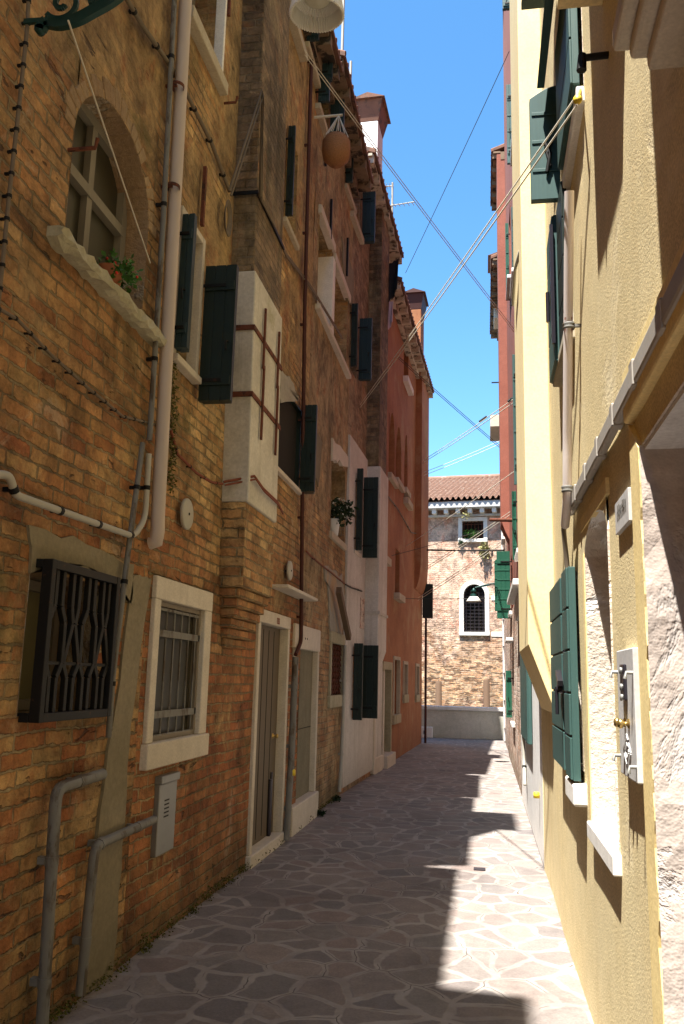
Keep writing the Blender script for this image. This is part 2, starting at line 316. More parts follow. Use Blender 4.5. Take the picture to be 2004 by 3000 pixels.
M_iron = flat_mat('black_iron', (.009,.0085,.008), .55, .3, var=.4, scale=30., wear=(.06,.025,.012), wear_thr=(.6,.68))
M_rust = flat_mat('rusty_iron', (.14,.045,.024), .8, .1, var=.4, scale=20., wear=(.05,.022,.014), wear_thr=(.5,.6))
M_redpipe = flat_mat('maroon_painted_pipe', (.06,.017,.011), .6, 0., var=.3, scale=10., wear=(.05,.02,.014), wear_thr=(.55,.65))
M_pvc = flat_mat('weathered_beige_pipe', (.50,.41,.34), .55, 0., var=.1, scale=4., wear=(.30,.13,.07), wear_thr=(.66,.75), stretch=(1,.4))
M_grey = flat_mat('grey_pipe', (.17,.165,.15), .65, 0., var=.35, scale=9., wear=(.085,.065,.045), wear_thr=(.50,.62), stretch=(1.5,.5))
M_greyl = flat_mat('light_grey_conduit', (.40,.38,.32), .55, 0., var=.12, scale=6.)
M_wpipe = flat_mat('flaking_white_pipe', (.80,.72,.68), .6, 0., var=.08, scale=8., wear=(.42,.22,.18), wear_thr=(.6,.64), stretch=(1.5,.6))
M_tray = flat_mat('dusty_grey_trunking', (.36,.33,.29), .6, 0., var=.15, scale=9., wear=(.16,.13,.10), wear_thr=(.6,.66))
M_steel = flat_mat('brushed_steel', (.25,.25,.235), .45, .5, var=.15, scale=7., wear=(.20,.19,.18), wear_thr=(.55,.7))
M_steelD = flat_mat('dark_steel', (.045,.04,.05), .3, .6, var=.2, scale=10.)
M_brass = flat_mat('brass', (.62,.44,.16), .3, .9, var=.15)
M_lampG = flat_mat('dark_green_cast_iron', (.010,.045,.040), .4, .2, var=.3, scale=20.)
M_lampW = flat_mat('white_enamel', (.72,.71,.66), .35, 0., var=.06, scale=12.)
M_glass = flat_mat('dark_window_glass', (.016,.018,.020), .08, 0., var=.3, scale=2., bstr=0, spec=.6)
M_glassF = flat_mat('frosted_lamp_glass', (.55,.53,.42), .3, 0., var=.05, bstr=0)
M_dark = flat_mat('unlit_interior', (.020,.017,.014), .9, 0., var=.3, bstr=0)
M_wood = flat_mat('weathered_wood', (.13,.085,.05), .75, 0., var=.35, scale=10., stretch=(8,.6))
M_woodC = flat_mat('grey_brown_casement', (.20,.165,.12), .6, 0., var=.2, scale=10., stretch=(8,.6))
M_woodP = flat_mat('brown_mooring_post', (.13,.08,.05), .8, 0., var=.25, scale=10., stretch=(8,.6))
M_curt = flat_mat('ochre_blind', (.16,.135,.06), .9, 0., var=.15, scale=4.)
M_wire = flat_mat('pale_rope', (.62,.58,.48), .8, 0., var=.1, bstr=0)
M_wireD = flat_mat('dark_cable', (.05,.045,.04), .7, 0., var=.2, bstr=0)
M_wireB = flat_mat('brown_sheathed_cable', (.15,.115,.08), .7, 0., var=.25, bstr=0)
M_cabR = flat_mat('rust_red_cable', (.19,.055,.03), .75, 0., var=.3, bstr=0)
M_wood2 = flat_mat('pale_grey_casement', (.20,.175,.135), .6, 0., var=.2, scale=10., stretch=(8,.6))
M_blind = flat_mat('dim_brown_blind', (.040,.034,.020), .4, 0., var=.25, scale=3., stretch=(3,.5))
M_tile = flat_mat('clay_roof_tile', (.22,.125,.085), .9, 0., var=.45, scale=6., wear=(.30,.22,.165), wear_thr=(.55,.62))
M_tileD = flat_mat('old_brown_tile', (.20,.10,.065), .9, 0., var=.3, scale=6., wear=(.10,.065,.05), wear_thr=(.5,.6))
M_eave = flat_mat('stained_eave_boards', (.20,.14,.09), .9, 0., var=.35, scale=5., wear=(.035,.028,.022), wear_thr=(.5,.58))
M_eaveL = flat_mat('pale_stone_cornice', (.50,.43,.33), .9, 0., var=.2, scale=5., wear=(.10,.07,.05), wear_thr=(.5,.58))
M_leaf = flat_mat('green_leaves', (.045,.13,.018), .6, 0., var=.5, scale=30., bstr=0)
M_leafD = flat_mat('dark_leaves', (.016,.038,.012), .6, 0., var=.5, scale=30., bstr=0)
M_petR = flat_mat('red_petals', (.55,.03,.02), .6, 0., var=.2, bstr=0)
M_petW = flat_mat('white_petals', (.75,.75,.66), .6, 0., var=.1, bstr=0)
M_dry = flat_mat('dry_grass', (.24,.22,.09), .8, 0., var=.4, bstr=0)
M_pot = flat_mat('white_plastic_pot', (.66,.65,.62), .4, 0., var=.05)
M_terra = flat_mat('terracotta_pot', (.36,.13,.06), .8, 0., var=.15)
M_wick = flat_mat('woven_wicker', (.26,.12,.05), .75, 0., var=.5, scale=60., bstr=.8, bdist=.01)
M_cloth = flat_mat('black_cloth', (.010,.010,.011), .9, 0., var=.3)
M_clothP = flat_mat('faded_pink_cloth', (.50,.36,.38), .9, 0., var=.2, scale=4.)
M_rubber = flat_mat('black_lettering', (.03,.025,.022), .8, 0., var=.1, bstr=0)
M_redl = flat_mat('red_lettering', (.22,.04,.025), .8, 0., var=.1, bstr=0)
M_yellow = flat_mat('yellow_cap', (.72,.52,.04), .5, 0., var=.1, bstr=0)
M_green_moss = flat_mat('green_moss', (.085,.085,.02), .95, 0., var=.5, scale=30., bstr=.6, bdist=.01)
M_purple = flat_mat('violet_spray_paint', (.16,.09,.24), .7, 0., var=.3, bstr=0)

def paving_mat():
    m, nt, b = newmat('porphyry_crazy_paving', .75)
    tc = nd(nt, 'ShaderNodeTexCoord'); vec0 = tc.outputs['UV']
    wn = nd(nt, 'ShaderNodeTexNoise', {'Vector': vec0, 'Scale': 2.6, 'Detail': 3.})
    sb = nd(nt, 'ShaderNodeVectorMath', {0: wn.outputs['Color'], 1: (.5,.5,.5)}, operation='SUBTRACT')
    sc = nd(nt, 'ShaderNodeVectorMath', {0: sb.outputs[0], 'Scale': .22}, operation='SCALE')
    v = nd(nt, 'ShaderNodeVectorMath', {0: vec0, 1: sc.outputs[0]}, operation='ADD').outputs[0]
    sx = nd(nt, 'ShaderNodeMapping', {'Vector': v, 'Scale': (1., .88, 1)}).outputs[0]
    vo = nd(nt, 'ShaderNodeTexVoronoi', {'Vector': sx, 'Scale': 4.2, 'Randomness': 1.}, voronoi_dimensions='2D', feature='F1')
    ve = nd(nt, 'ShaderNodeTexVoronoi', {'Vector': sx, 'Scale': 4.2, 'Randomness': 1.}, voronoi_dimensions='2D', feature='DISTANCE_TO_EDGE')
    n1 = noi(nt, vec0, 9., 5., .65); n2 = noi(nt, vec0, 60., 4., .7); n3 = noi(nt, vec0, .8, 4., .6)
    e = mth(nt, 'ADD', ve.outputs['Distance'], mth(nt, 'MULTIPLY', mth(nt, 'SUBTRACT', n1, .5), .06))
    wv = mth(nt, 'MULTIPLY', n3, .055)
    e2 = mth(nt, 'SUBTRACT', e, wv)
    st = rng(nt, e2, .035, .095)
    sp = nd(nt, 'ShaderNodeSeparateColor', {0: vo.outputs['Color']})
    colr = ramp(nt, sp.outputs[0], [(0, (.20,.167,.153)), (.25, (.168,.153,.146)), (.45, (.23,.18,.16)), (.65, (.198,.18,.167)), (.82, (.245,.202,.178)), (1, (.155,.14,.138))])
    colr = mix(nt, 1., colr, ramp(nt, n2, [(.25, (.75,)*3), (.75, (1.2,)*3)]), 'MULTIPLY')
    colr = mix(nt, 1., colr, ramp(nt, n1, [(.25, (.82,)*3), (.75, (1.12,)*3)]), 'MULTIPLY')
    mort = mix(nt, n1, (.265,.238,.218), (.34,.31,.282))
    mort = mix(nt, rng(nt, n3, .5, .7), mort, (.25,.22,.205))
    mort = mix(nt, rng(nt, noi(nt, vec0, 1.7, 6., .7), .42, .60), mort, (.225,.197,.182))
    c = mix(nt, st, mort, colr)
    c = mix(nt, 1., c, ramp(nt, noi(nt, vec0, 1.1, 8., .72), [(.32, (.72,.70,.70)), (.5, (1.,1.,1.)), (.68, (1.15,1.14,1.12))]), 'MULTIPLY')
    cr = mth(nt, 'MULTIPLY', rng(nt, ve.outputs['Distance'], .006, .012, 1., 0.), rng(nt, noi(nt, vec0, 1.9, 2.), .5, .56))
    c = mix(nt, mth(nt, 'MULTIPLY', cr, .85), c, (.05,.04,.035))
    nt.links.new(c, b.inputs['Base Color'])
    h = mth(nt, 'ADD', mth(nt, 'MULTIPLY', st, .5), mth(nt, 'MULTIPLY', n2, .3)); h = mth(nt, 'SUBTRACT', h, cr)
    bump(nt, b, h, .6, .006)
    return m
M_pave = paving_mat()
def water_mat():
    m, nt, b = newmat('green_canal_water', .12)
    n = noi(nt, uvs(nt), 3., 4.); nt.links.new(mix(nt, n, (.03,.06,.04), (.05,.09,.06)), b.inputs['Base Color']); bump(nt, b, n, .3, .03); return m
M_water = water_mat()
M_soil = plaster_mat('packed_earth', (.22,.19,.15), (.17,.14,.11), seed=31.)
# ------------------------------------------------------------------ house kit
class House:
    def __init__(s, name, F, s0, s1, z1, mat, label, z0=0.):
        s.F, s.s0, s.s1, s.z0, s.z1, s.mat, s.holes = F, s0, s1, z0, z1, mat, []
        s.root = thing(name, F.P((s0+s1)/2, 0, 0), label, 'house')
    def hole(s, a0, a1, z0, z1, depth=.22, arch=0.): s.holes.append((a0-.004, a1+.004, z0-.004, z1+.004, depth, arch))
    def part(s, mb, name, mat, **k): return mb.build(name, mat, s.root, **k)
    def wall(s, amp=.006, back=.55, deep=6., step=.45, reveal_mat=None):
        F = s.F; mb = MB()
        def wd(a, z): return amp*2*mnoise.noise(Vector((F.P(a, z).y*.9, z*.9, F.o.x)))
        def cuts(lo, hi, ks):
            c = sorted({round(lo,4), round(hi,4), *[round(k,4) for k in ks if lo < k < hi]}); out = [c[0]]
            for a, b in zip(c, c[1:]):
                n = max(1, math.ceil((b-a)/step)); out += [a+(b-a)*(i+1)/n for i in range(n)]
            return out
        sc = cuts(s.s0, s.s1, [x for h in s.holes for x in h[:2]]); zc = cuts(s.z0, s.z1, [x for h in s.holes for x in h[2:4]])
        idx = {}; vs = []; fs = []
        def vid(i, j):
            if (i, j) not in idx: idx[i, j] = len(vs); vs.append(F.P(sc[i], zc[j], wd(sc[i], zc[j])))
            return idx[i, j]
        for i in range(len(sc)-1):
            for j in range(len(zc)-1):
                a, z = (sc[i]+sc[i+1])/2, (zc[j]+zc[j+1])/2
                if any(h[0]-1e-4 < a < h[1]+1e-4 and h[2]-1e-4 < z < h[3]+1e-4 for h in s.holes): continue
                fs.append((vid(i,j), vid(i+1,j), vid(i+1,j+1), vid(i,j+1)))
        mb.add(vs, fs)
        for a0, a1, z0, z1, dp, ar in s.holes:
            zt = z1-ar if ar else z1
            if reveal_mat: mb.cur = 1
            mb.quad(F.P(a0,z0,.004), F.P(a0,z0,-dp), F.P(a0,zt,-dp), F.P(a0,zt,.004)); mb.quad(F.P(a1,z0,.004), F.P(a1,z0,-dp), F.P(a1,zt,-dp), F.P(a1,zt,.004))
            mb.quad(F.P(a0,z0,.004), F.P(a1,z0,.004), F.P(a1,z0,-dp), F.P(a0,z0,-dp))
            if not ar: mb.quad(F.P(a0,z1,.004), F.P(a1,z1,.004), F.P(a1,z1,-dp), F.P(a0,z1,-dp))
            else:
                n = 12; c = (a0+a1)/2; hw = (a1-a0)/2
                pts = [(c-hw*math.cos(math.pi*k/n), zt+ar*math.sin(math.pi*k/n)) for k in range(n+1)]
                for p, q in zip(pts, pts[1:]): mb.add([F.P(*p,.004), F.P(*q,.004), F.P(*q,-dp), F.P(*p,-dp)], [(0,1,2,3)], True)
                mb.cur = 0
                for p, q in zip(pts, pts[1:]): mb.quad(F.P(*p,.004), F.P(*q,.004), F.P(q[0],z1,.004), F.P(p[0],z1,.004))
            mb.cur = 0
        for a in (s.s0, s.s1): mb.quad(F.P(a,s.z0,0), F.P(a,s.z0,-back), F.P(a,s.z1,-back), F.P(a,s.z1,0))
        mb.quad(F.P(s.s0,s.z1,0), F.P(s.s1,s.z1,0), F.P(s.s1,s.z1,-back), F.P(s.s0,s.z1,-back))
        mb.fbox(F, s.s0, s.s1, s.z0, s.z1, -back-deep, -back)
        return s.part(mb, 'wall', [s.mat, reveal_mat or s.mat])
    def roof(s, z, over=.3, deep=6.5, rise=1.3, a0=None, a1=None, mat=None, eave_mat=None, dent=.55):
        F = s.F; a0 = s.s0 if a0 is None else a0; a1 = s.s1 if a1 is None else a1; m = -deep/2
        cs = [(over,z+.05),(over,z+.11),(m,z+rise+.1),(-deep,z+.11),(-deep,z+.05),(m,z+rise)]
        mb = MB(); mb.prism([F.P(a0, zz, d) for d, zz in cs], F.t*(a1-a0))
        n = int((a1-a0)/.21)                                   # rounded cover tiles running down to the eave
        for i in range(n+1):
            a = a0+.06+(a1-a0-.12)*i/max(1,n); mb.tube([F.P(a,z+.105,over-.01), F.P(a,z+rise+.13,m)], .05, 8)
        r = s.part(mb, 'roof', mat or M_tileD)
        mb = MB()
        mb.fbox(F, a0, a1, z-.16, z+.03, -.05, .09)
        k = int((a1-a0)/dent)
        for i in range(k+1):
            a = a0+.1+(a1-a0-.2)*i/max(1,k); mb.fbox(F, a-.06, a+.06, z-.10, z+.046, .09, over-.03)
        mb.fbox(F, a0, a1, z+.005, z+.048, .092, over-.05)
        s.part(mb, 'cornice', eave_mat or M_eave)
        return r
def ring(mb, F, a0, a1, z0, z1, w, d0, d1, bottom=True):
    mb.fbox(F, a0, a0+w, z0, z1, d0, d1); mb.fbox(F, a1-w, a1, z0, z1, d0, d1)
    mb.fbox(F, a0+w, a1-w, z1-w, z1, d0, d1-.0015)
    if bottom: mb.fbox(F, a0+w, a1-w, z0, z0+w, d0, d1-.0015)
def window(H, a0, a1, z0, z1, depth=.2, frame=.05, fmat=None, mull=1, rails=0, pane=None, sill=None, sill_mat=None, surround=None, sur_mat=None, arch=0., sur_arch=True):
    """a window set in the wall: casement = window, with pane, sill and surround as its own pieces"""
    F = H.F; H.hole(a0, a1, z0, z1, depth, arch); mb = MB()
    ring(mb, F, a0+.002, a1-.002, z0+.002, z1-.002, frame, -depth+.03, -depth+.075)
    for i in range(mull):
        c = a0+(a1-a0)*(i+1)/(mull+1); mb.fbox(F, c-frame*.45, c+frame*.45, z0+frame, z1-frame, -depth+.032, -depth+.072)
    for i in range(rails):
        c = z0+(z1-z0)*(i+1)/(rails+1); mb.fbox(F, a0+frame, a1-frame, c-.015, c+.015, -depth+.036, -depth+.066)
    w = H.part(mb, 'window', fmat or M_woodC)
    mb = MB(); mb.fbox(F, a0-.01, a1+.01, z0-.01, z1+.01, -depth-.02, -depth+.03); mb.build('pane', pane or M_glass, w)
    if surround:
        mb = MB(); n = 14; c = (a0+a1)/2; hw = (a1-a0)/2; g = surround
        if arch:
            zt = z1-arch
            mb.fbox(F, a0-g, a0, z0, zt, -.05, .035); mb.fbox(F, a1, a1+g, z0, zt, -.05, .035)
            for k in range(n):
                t0, t1 = math.pi*k/n, math.pi*(k+1)/n
                pt = lambda t, e: (c-(hw+e)*math.cos(t), zt+(arch+e)*math.sin(t))
                mb.fprism(F, [pt(t0,0), pt(t1,0), pt(t1,g), pt(t0,g)], -.05, .035)
        else:
            mb.fbox(F, a0-g, a0, z0, z1+g, -.05, .03); mb.fbox(F, a1, a1+g, z0, z1+g, -.05, .03); mb.fbox(F, a0, a1, z1, z1+g, -.05, .0285)
        mb.build('surround', sur_mat or M_stone, w, bevel=.006)
    if sill:
        mb = MB(); e = sill[1]; mb.fbox(F, a0-e, a1+e, z0-sill[0], z0-.001, -.06, sill[2]); mb.build('sill', sill_mat or M_sill, w, bevel=.008)
    return w
def leaf_out(w, F, a, z0, z1, d0, d1, th=.045, mat=None, fold=True, planks=0, arch=0., name='shutter'):
    """a shutter leaf standing out square to the wall"""
    mb = MB(); mat = mat or M_shutD
    if arch:
        n = 8; pts = [(d0, z0), (d1, z0)]+[(d1+(d0-d1)*k/n, z1-arch+arch*math.sin(math.pi/2*k/n)) for k in range(n+1)]
        mb.prism([F.P(a-th/2, z, d) for d, z in pts], F.t*th)
    else:
        nb = 3 if d1-d0 > .14 else 2; bw = (d1-d0)/nb
        for i in range(nb): mb.fbox(F, a-th/2, a+th/2, z0, z1, d0+bw*i+.003, d0+bw*(i+1)-.003)
        mb.fbox(F, a-th/2+.006, a+th/2-.006, z0+.004, z1-.004, d0+.004, d1-.004)
        for z in (z0+(z1-z0)*.14, z0+(z1-z0)*.84): mb.fbox(F, a-th/2-.014, a-th/2-.0005, z-.035, z+.035, d0+.015, d1-.012)
        mb.cur = 1
        for z in (z0+(z1-z0)*.14, z0+(z1-z0)*.84): mb.fbox(F, a-th/2-.021, a-th/2-.0142, z-.012, z+.012, d0-.03, d0+(d1-d0)*.7)
        zc = z0+(z1-z0)*.42; mb.tube([F.P(a-th/2-.004,zc,d1-.04), F.P(a-th/2-.03,zc,d1-.05), F.P(a-th/2-.03,zc-.07,d1-.045)], .007, 6)
        mb.cur = 0
    if fold: mb.fbox(F, a+th/2+.004, a+th*1.5, z0+.004, z1-.004, d0+.012, d1-.02)
    for i in range(planks):                       # grooves shown by battens between the boards
        z = z0+(z1-z0)*(i+1)/(planks+1); mb.fbox(F, a-th/2-.006, a-th/2, z-.012, z+.012, d0+.01, d1-.01)
    s = mb.build(name, [mat, M_iron], w, bevel=.004)
    return s
def leaf_flat(w, F, a0, a1, z0, z1, d0, th=.04, mat=None, planks=5, name='shutter'):
    """a shutter leaf lying along the wall, boards laid level with grooves between"""
    mb = MB(); n = planks; h = (z1-z0)/n
    mb.fbox(F, a0, a1, z0, z1, d0, d0+th*.75)
    for i in range(n): mb.fbox(F, a0+.002, a1-.002, z0+i*h+.006, z0+(i+1)*h-.006, d0+th*.75, d0+th)
    return mb.build(name, mat or M_shutG, w, bevel=.003)
def flatbar(mb, F, pts, w, d0, d1):
    """flat bar laid on the wall along a line of (s, z) points"""
    for (a, z), (b, y) in zip(pts, pts[1:]):
        L = math.hypot(b-a, y-z); nx, nz = -(y-z)/L*w/2, (b-a)/L*w/2
        mb.fprism(F, [(a+nx,z+nz),(b+nx,y+nz),(b-nx,y-nz),(a-nx,z-nz)], d0, d1)
def rough_quad(mb, F, pts, d, th=.012, seed=0, n=7, amp=.05):
    """patch of render with a ragged outline"""
    r = random.Random(seed); out = []
    for (a, z), (b, y) in zip(pts, pts[1:]+pts[:1]):
        for k in range(n):
            t = k/n; out.append((a+(b-a)*t+r.uniform(-amp,amp), z+(y-z)*t+r.uniform(-amp,amp)))
    c = (sum(p[0] for p in out)/len(out), sum(p[1] for p in out)/len(out)); m = len(out)
    mb.add([F.P(*p, d+th) for p in out]+[F.P(*p, d-.03) for p in out]+[F.P(*c, d+th)], [(i,(i+1)%m,2*m) for i in range(m)]+[(i,(i+1)%m,(i+1)%m+m,i+m) for i in range(m)])
def disc_lid(F, px, py, r, label, name='wall_plate', mat=None):
    a, z = F.hit(px, py, .05); mb = MB()
    mb.lathe(F.P(a,z,.035), [(0,.0),(r,.0),(r,.018),(r*.93,.024),(0,.027)], 28, F.n)
    t = mb.build(name, mat or M_greyl); tag(t, label, 'wall plate', 'round tie plates on the brick wall')
    mb = MB(); mb.lathe(F.P(a,z,-.02), [(.010,.0),(.010,.085),(0,.09)], 10, F.n); mb.build('bolt', M_iron, t)
    return t
def wall_line(F, pts, d, r, name, mat, label, cat, clips=0, group=None, n=8, sag=0., clip_mat=None, clip_r=1.7):
    """pipe or cable following the wall through photograph points"""
    P = [F.W(x, y, d) for x, y in pts]; Q = [P[0]]
    for i, (p, q) in enumerate(zip(P, P[1:])):
        k = max(1, int((q-p).length/.35)) if sag else 1
        for j in range(1, k+1):
            t = j/k; v = p.lerp(q, t)
            if sag and j < k: v = v+Vector((0, random.uniform(-sag,sag), random.uniform(-sag,sag)))
            Q.append(v)
    # round the corners of stiff pipes
    if not sag and len(Q) > 2:
        R = [Q[0]]
        for p, q, s in zip(Q, Q[1:], Q[2:]):
            e = min(.07, (q-p).length*.4, (s-q).length*.4); u = q+(p-q).normalized()*e; w = q+(s-q).normalized()*e
            R += [u]+[(u*(1-t)**2+q*2*t*(1-t)+w*t*t) for t in (.25,.5,.75)]+[w]
        Q = R+[Q[-1]]
    mb = MB(); mb.tube(Q, r, n); o = mb.build(name, mat); tag(o, label, cat, group)
    if clips:
        L = [(q-p).length for p, q in zip(Q, Q[1:])]; T = sum(L)
        for c in range(clips):
            mb = MB()
            t = T*(c+.5)/clips; i = 0
            while t > L[i] and i < len(L)-1: t -= L[i]; i += 1
            u = (Q[i+1]-Q[i]).normalized(); p = Q[i]+u*t
            mb.tube([p-u*r*.7, p+u*r*.7], r*clip_r*.72, 8); mb.bar(p-F.n*(d+.004), p+F.n*r*.3, r*1.1, r*1.1)
            mb.build('clip', clip_mat or M_iron, o)
    return o
def leaves(mb, c, R, n, size, seed=0, squash=1., hang=0.):
    r = random.Random(seed); c = Vector(c)
    for _ in range(n):
        u = Vector((r.gauss(0,1), r.gauss(0,1), r.gauss(0,1))).normalized()*R*(r.random()**.45); u.z *= squash
        if hang: u.z -= hang*r.random()
        p = c+u; t = Vector((r.uniform(-1,1), r.uniform(-1,1), r.uniform(-.6,.8))).normalized(); s = size*r.uniform(.6,1.3)
        x = t.cross(Vector((r.uniform(-1,1), r.uniform(-1,1), r.uniform(-1,1)))).normalized()
        mb.add([p, p+t*s*.5+x*s*.3, p+t*s, p+t*s*.5-x*s*.3], [(0,1,2,3)])
def text_mesh(mb, txt, size, o, ux, uz):
    """letters as flat geometry; o = lower left, ux/uz = directions"""
    cu = bpy.data.curves.new('lettering', 'FONT'); cu.body = txt; cu.size = size; cu.extrude = .0015
    ob = bpy.data.objects.new('lettering', cu); C_.objects.link(ob); bpy.context.view_layer.update()
    me = bpy.data.meshes.new_from_object(ob.evaluated_get(bpy.context.evaluated_depsgraph_get()))
    o, ux, uz = Vector(o), _n(ux), _n(uz); un = ux.cross(uz)
    mb.add([o+ux*v.co.x+uz*v.co.y+un*v.co.z for v in me.vertices], [tuple(p.vertices) for p in me.polygons])
    bpy.data.objects.remove(ob); bpy.data.meshes.remove(me); bpy.data.curves.remove(cu)
# ================================================================== LEFT SIDE
F = L1
HA = House('brick_house', L1, -30, 4.86, 8.55, M_brickA, 'ochre brick house nearest on the left, with a ruined arched window')
HB = House('brick_house', L1, 4.86, 9.32, 9.05, M_brickB, 'tan brick house with a tall flue half clad in white plaster')
HC = House('brick_house', L1, 9.32, YB, 9.3, M_brickC, 'patchy brown brick house with a boarded grey door, just beyond the maroon pipe')
HD = House('plastered_house', L2, 0., 3.55, 9.85, M_brickD, 'house with a white plastered ground floor and white boxed flue under russet brick')
HE = House('plastered_house', L2, 3.55, 10.45, 9.4, M_redpl, 'terracotta plastered house with pointed windows, at the far end on the left')

# ---- house A: arched window
a0 = F.hit(206, 500)[0]; a1 = F.hit(430, 700)[0]; zs = F.hit(172, 700)[1]; zt = F.hit(300, 262)[1]
w = window(HA, a0, a1, zs+.06, zt, .21, .065, M_wood2, 1, 0, M_blind, arch=.42)
mb = MB(); mb.fbox(F, a0+.05, a1-.05, F.hit(205,392)[1]-.03, F.hit(205,392)[1]+.03, -.178, -.13); mb.build('transom', M_wood2, w)
mb = MB(); n = 26; rings = []; rr = random.Random(5)                     # long sill of worn stone, its edges rounded and broken
for i in range(n+1):
    a_ = a0-.16+(a1-a0+.42)*i/n; k = .6 if i in (0, n) else 1; q = []
    for d, z in ((-.2,-.05),(.05,-.05),(.078,-.036),(.085,-.01),(.078,.026),(.05,.04),(-.2,.04)):
        j = rr.uniform(-.011,.011); q.append(F.P(a_, zs-.02+(z+j)*k, (d+rr.uniform(-.012,.010)) if d > 0 else d))
    rings.append(q)
m = len(rings[0]); mb.add([v for q in rings for v in q], [(i*m+k, i*m+(k+1)%m, (i+1)*m+(k+1)%m, (i+1)*m+k) for i in range(n) for k in range(m)]+[tuple(range(m)), tuple(n*m+k for k in range(m-1,-1,-1))])
mb.build('sill', M_stoneO, w)
mb = MB()                                                     # brick arch set around the opening
c = (a0+a1)/2; hw = (a1-a0)/2; zsp = zt-.42
for k in range(22):
    t0, t1 = math.pi*k/22+.004, math.pi*(k+1)/22-.004
    pt = lambda t, e: (c-(hw+e)*math.cos(t), zsp+(.42+e)*math.sin(t))
    e = .11+random.uniform(-.03,.03); mb.fprism(F, [pt(t0,.0), pt(t1,.0), pt(t1,e), pt(t0,e)], -.2, .006+random.uniform(-.003,.005))
mb.build('brick_arch', M_archpl, w, bevel=.008)
# black cage grille window
g0, g1, gz0, gz1 = F.quad((165,1632),(350,1700),(318,2102),(92,2116), d=.085)
w = window(HA, g0-.02, g1-.02, gz0+.03, gz1-.05, .3, .05, M_woodC, 1, 0, M_curt)
mb = MB(); d0, d1 = .045, .095
ring(mb, F, g0, g1, gz0, gz1, .04, d0, d1)
for z in (gz0, gz1-.04): mb.fbox(F, g0, g0+.04, z, z+.04, -.02, d0-.001); mb.fbox(F, g1-.04, g1, z, z+.04, -.02, d0-.001)
nb = 4; pw = (g1-g0-.08)/nb; hz = gz1-gz0
for i in range(nb):
    x = g0+.04+pw*(i+.5); q = pw*.2; k = pw*.46; zA, zB, zC, zD = gz0+hz*.27, gz0+hz*.36, gz0+hz*.62, gz0+hz*.72
    for sg in (-1, 1):
        flatbar(mb, F, [(x+sg*q, gz0+.04), (x+sg*q, zA), (x+sg*k, zB), (x+sg*(q*.35 if i%2 else k), zC), (x+sg*q, zD), (x+sg*q, gz1-.04)], .030, .055, .08)
    mb.fbox(F, x-k, x+k, zB-.008, zB+.008, .06, .074)
mb.build('grille', M_iron, w, bevel=.003)
# render patches and cement strip
mb = MB(); q = [F.hit(*p) for p in ((80,1540),(250,1590),(385,1660),(380,1760),(300,1690),(140,1640),(80,1690))]
rough_quad(mb, F, q, .004, .010, 3, 4, .02); HA.part(mb, 'render_patch', M_cem)
for k, q in enumerate((((385,1690),(438,1690),(372,2148),(322,2148)), ((320,2140),(374,2140),(352,2480),(322,2880),(240,2905),(270,2500)))):
    mb = MB(); rough_quad(mb, F, [F.hit(*p) for p in q], .004+.002*k, .010, 5+k, 6, .014); HA.part(mb, 'cement_strip', M_cem)

# ---- house B
o = [(450,1690),(617,1735),(585,2210),(408,2250)]; b0, b1, bz0, bz1 = F.quad(*o)
w = window(HB, b0+.10, b1-.15, bz0+.14, bz1-.14, .08, .03, M_woodC, 0, 0, M_blind)
mb = MB(); mb.fbox(F, b0, b0+.10, bz0+.14, bz1-.14, -.2, .03); mb.fbox(F, b1-.15, b1, bz0+.14, bz1-.14, -.2, .03); mb.fbox(F, b0, b1, bz1-.14, bz1, -.2, .032); mb.fbox(F, b0-.02, b1+.02, bz0-.01, bz0+.14, -.2, .05)
mb.build('surround', M_stone, w, bevel=.008)
mb = MB()
for z in (bz0+.30, bz1-.34): mb.fbox(F, b0+.1, b1-.15, z-.022, z+.022, -.025, -.005)
for z in (bz0+.17, bz1-.19): mb.fbox(F, b0+.1, b1-.15, z-.009, z+.009, -.023, -.007)
for i in range(6):
    s_ = b0+.1+(b1-b0-.25)*(i+.55)/6.1; mb.tube([F.P(s_, bz0+.14, -.015), F.P(s_, bz1-.14, -.015)], .0075, 6)
mb.build('grille', M_grey, w)
# shuttered window
z0 = F.hit(575,1115)[1]; z1 = F.hit(575,700)[1]; p0 = F.hit(505,900)[0]; p1 = F.hit(572,1000)[0]
w = window(HB, p0+.05, p1-.03, z0, z1, .26, .05, M_stoneW, 0, 0, M_white, sill=(.05,.05,.06), sill_mat=M_stone, surround=.05, sur_mat=M_stone)
leaf_out(w, F, p0+.02, z0+.03, z1-.02, .03, .12, .05, M_shutB); leaf_out(w, F, p1+.06, z0-.16, z1-.14, .03, .27, .05, M_shutD)
# upper window
z0 = F.hit(610,170)[1]; p0 = F.hit(548,60)[0]; p1 = F.hit(645,120)[0]
w = window(HB, p0, p1, z0, z0+1.5, .3, .05, M_woodC, 1, 1, M_glass, sill=(.10,.06,.07), sill_mat=M_sill, surround=.035, sur_mat=M_stoneW)
# window right of the flue
c0 = F.hit(800,1300)[0]; c1 = F.hit(876,1300)[0]; z0 = F.hit(850,1415)[1]; z1 = F.hit(850,1160)[1]
w = window(HB, c0, c1, z0, z1, .06, .02, M_shutD, 0, 0, M_dark, sill=(.045,.06,.05), sill_mat=M_stone)
leaf_out(w, F, c1-.02, z0-.02, z1+.05, .03, .20, .05, M_shutD); mb = MB(); mb.fbox(F, c1-.005+.055, c1+.062+.055, z0-.02, z1+.04, .032, .17); mb.build('shutter', M_grey, w, bevel=.004)
mb = MB(); q = [F.hit(*p) for p in ((812,1085),(840,1100),(868,1160),(866,1180),(815,1180))]; rough_quad(mb, F, q, .006, .02, 8, 4, .03); HB.part(mb, 'render_patch', M_grpl)
